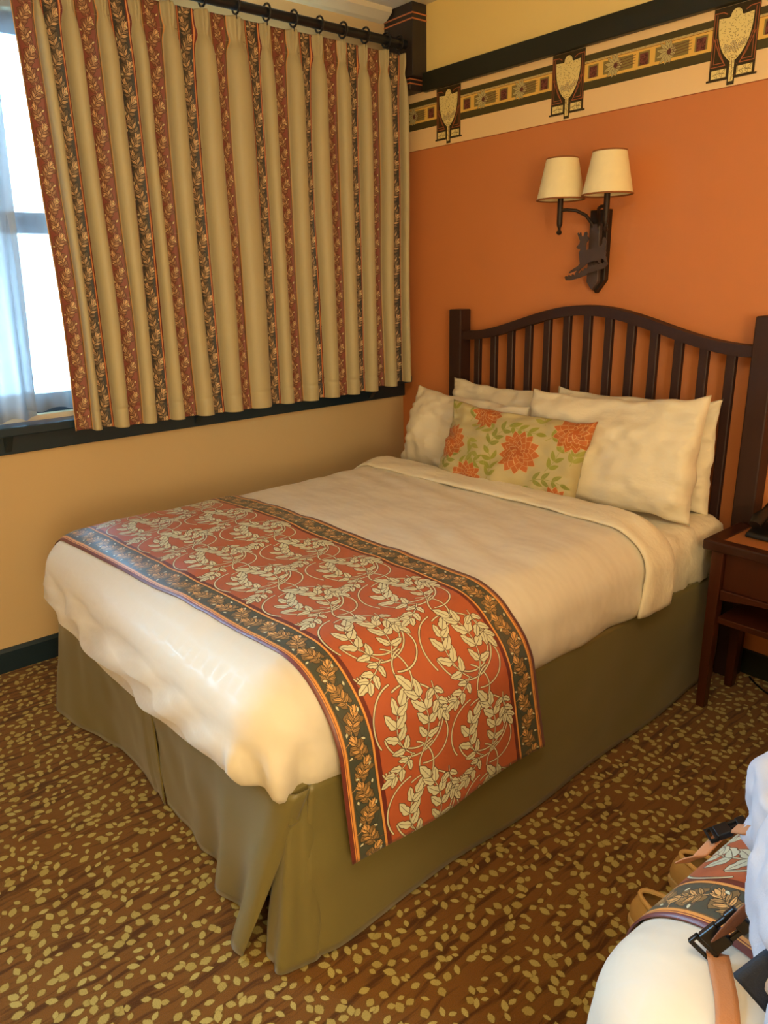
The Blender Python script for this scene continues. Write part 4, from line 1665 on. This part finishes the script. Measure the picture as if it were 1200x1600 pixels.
# ------------------------------------------------------------------ backpack
M['pack'] = mat('pale_grey_nylon', (196, 194, 202), .7, .05, 20, .25, 500)
M['pack_dark'] = mat('dark_navy_mesh', (34, 38, 48), .8, .1, 60, .3, 700)
M['strap'] = mat('tan_webbing', (190, 128, 84), .75, .06, 80, .3, 500)
M['strap_brown'] = mat('brown_webbing', (128, 82, 56), .75, .06, 80, .3, 500)
M['clear_blue'] = mat('blue_grey_plastic', (96, 116, 146), .3)
bp = thing('backpack', 'pale grey backpack with tan straps and black buckles on the second bed', 'backpack', (3.02, -1.78, .715))


def bpart(o):
    o.location = (-3.02, 1.78, -.715)
    return o


def blob(name, c, ax, dims, m, seed, p=2.6, rough=.012, parent=bp, flat=None):
    """soft rounded bag body: super-ellipsoid with creases; ax = heading of its long axis"""
    nu, nv = 72, 44
    U = np.linspace(0, 2 * PI, nu, endpoint=False)
    V = np.linspace(-PI / 2, PI / 2, nv)
    u, v = np.meshgrid(U, V, indexing='ij')
    sp_ = lambda t: np.sign(t) * np.abs(t) ** (2 / p)
    X = sp_(np.cos(v)) * sp_(np.cos(u))
    Y = sp_(np.cos(v)) * sp_(np.sin(u))
    Z = sp_(np.sin(v))
    k = 1 + rough / .12 * (.5 * vnoise(X * 2.2 + seed, Y * 2.2, Z * 2.2, seed) + .25 * vnoise(X * 5, Y * 5, Z * 5, seed + 1))
    x, y, z = X * dims[0] * k, Y * dims[1] * k, Z * dims[2] * k
    if flat is not None:
        z = np.maximum(z, -flat)
    ca, sa = math.cos(ax), math.sin(ax)
    P = np.stack([c[0] + ca * x - sa * y, c[1] + sa * x + ca * y, c[2] + z], -1)
    me = grid_mesh(name, P, close_u=True)
    bm = bmesh.new()
    bm.from_mesh(me)
    bmesh.ops.remove_doubles(bm, verts=bm.verts, dist=1e-4)
    bmesh.ops.recalc_face_normals(bm, faces=bm.faces)
    bm.to_mesh(me)
    bm.free()
    return bpart(link(name, me, m, parent))


def ribbon(name, pts, width, m, side, th=.002, parent=bp):
    P = np.array(pts, float)
    cum = np.r_[0, np.cumsum(np.linalg.norm(np.diff(P, axis=0), axis=1))]
    t = np.linspace(0, cum[-1], 36)
    q = np.stack([np.interp(t, cum, P[:, k]) for k in range(3)], -1)
    for _ in range(3):
        q[1:-1] = (q[:-2] + 2 * q[1:-1] + q[2:]) / 4
    sd = np.array(side, float)
    if sd.ndim == 1:
        sd = np.tile(sd, (36, 1))
    else:
        sd = np.stack([np.interp(np.linspace(0, 1, 36), np.linspace(0, 1, len(sd)), sd[:, k]) for k in range(3)], -1)
    sd /= np.linalg.norm(sd, axis=1)[:, None]
    G = np.stack([q + sd * width * w_ for w_ in (-.5, -.25, 0, .25, .5)], 1)
    o = link(name, grid_mesh(name, G), m, parent)
    bpart(o)
    return solid(o, th, 0)



HD = math.atan2(-.36, .18)
blob('main_compartment', (3.03, -1.86, .835), HD, (.30, .155, .115), M['pack'], 3, 2.8, .03, flat=.100)
blob('top_pocket', (2.842, -1.805, .812), HD, (.105, .085, .088), M['pack'], 9, 2.4, .032, flat=.082)
blob('side_pocket', (2.915, -1.982, .842), HD, (.115, .085, .085), M['pack'], 14, 2.5, .032, flat=.08)
blob('front_pocket', (2.985, -2.095, .81), HD, (.09, .072, .072), M['pack'], 21, 2.5, .018)
ribbon('hip_wing', [(2.965, -1.985, .88), (2.935, -2.03, .865), (2.905, -2.072, .835), (2.886, -2.095, .803)], .042, M['pack_dark'], (.7, .2, -.6), .008)
bpart(MB().prism([(-.02, -.026), (.012, -.03), (.03, -.008), (.022, .026), (-.012, .024)], 1, -.004, .004).build('patch', M['pack_dark'], bp)).matrix_basis = (
    Matrix.Translation((2.878 - 3.02, -2.0 + 1.78, .875 - .715)) @ Matrix.Rotation(math.radians(-60), 4, 'Z') @ Matrix.Rotation(math.radians(40), 4, 'X'))


def buckle(c, d, side, sc=1.0, name='buckle'):
    """side release buckle: socket, two prongs and a slotted bar"""
    X = Vector(d).normalized()
    Y = (Vector(side) - X * Vector(side).dot(X)).normalized()
    R = Matrix((X, Y, X.cross(Y))).transposed().to_4x4()
    b = MB()
    b.box((-.004, -.015, -.005), (.022, .015, .006), .002)
    b.box((-.020, -.014, -.003), (-.003, -.008, .004), .0015).box((-.020, .008, -.003), (-.003, .014, .004), .0015)
    b.box((-.020, -.003, -.002), (-.003, .003, .003), .001)
    b.box((-.036, -.016, -.004), (-.019, .016, .005), .002)
    b.box((.022, -.017, -.003), (.027, .017, .004), .001).box((.033, -.017, -.003), (.037, .017, .004), .001)
    b.box((.022, -.017, -.003), (.037, -.013, .004), .001).box((.022, .013, -.003), (.037, .017, .004), .001)
    o = b.build(name, M['black'], bp)
    o.matrix_basis = Matrix.Translation(Vector(c) - Vector((3.02, -1.78, .715))) @ R @ Matrix.Scale(sc, 4)
    return o


z2 = lambda x, y: float(surf(np.array([x]), np.array([y]), B2, B2 + XRT - XL)[0])
ribbon('chest_strap', [(2.80, -1.85, .80), (2.77, -1.85, .79), (2.748, -1.832, .768)], .02, M['strap'], (.5, .2, 1))
buckle((2.738, -1.828, .758), (-.5, -.6, -.35), (.8, -.5, .2), .8)
ribbon('chest_strap', [(2.734, -1.836, .752), (2.729, -1.85, .742), (2.722, -1.868, .725), (2.708, -1.865, .71), (2.694, -1.86, .69)], .021, M['strap'], (.8, .25, .45))
ribbon('shoulder_strap', [(2.865, -1.94, .84), (2.842, -1.972, .818), (2.830, -1.985, .79), (2.818, -1.985, .758), (2.812, -1.985, .740)], .034, M['strap_brown'], (.45, .75, .4))
buckle((2.808, -1.982, .738), (-.35, -.35, -.6), (.85, .53, 0), 1.0)
tail = [(2.808, -1.985), (2.816, -1.995), (2.826, -2.008), (2.838, -2.022), (2.850, -2.040), (2.868, -2.072), (2.884, -2.098)]
ribbon('shoulder_strap', [(x, y, z2(x, y) + .009) for x, y in tail], .026, M['strap'], (.85, .53, 0))
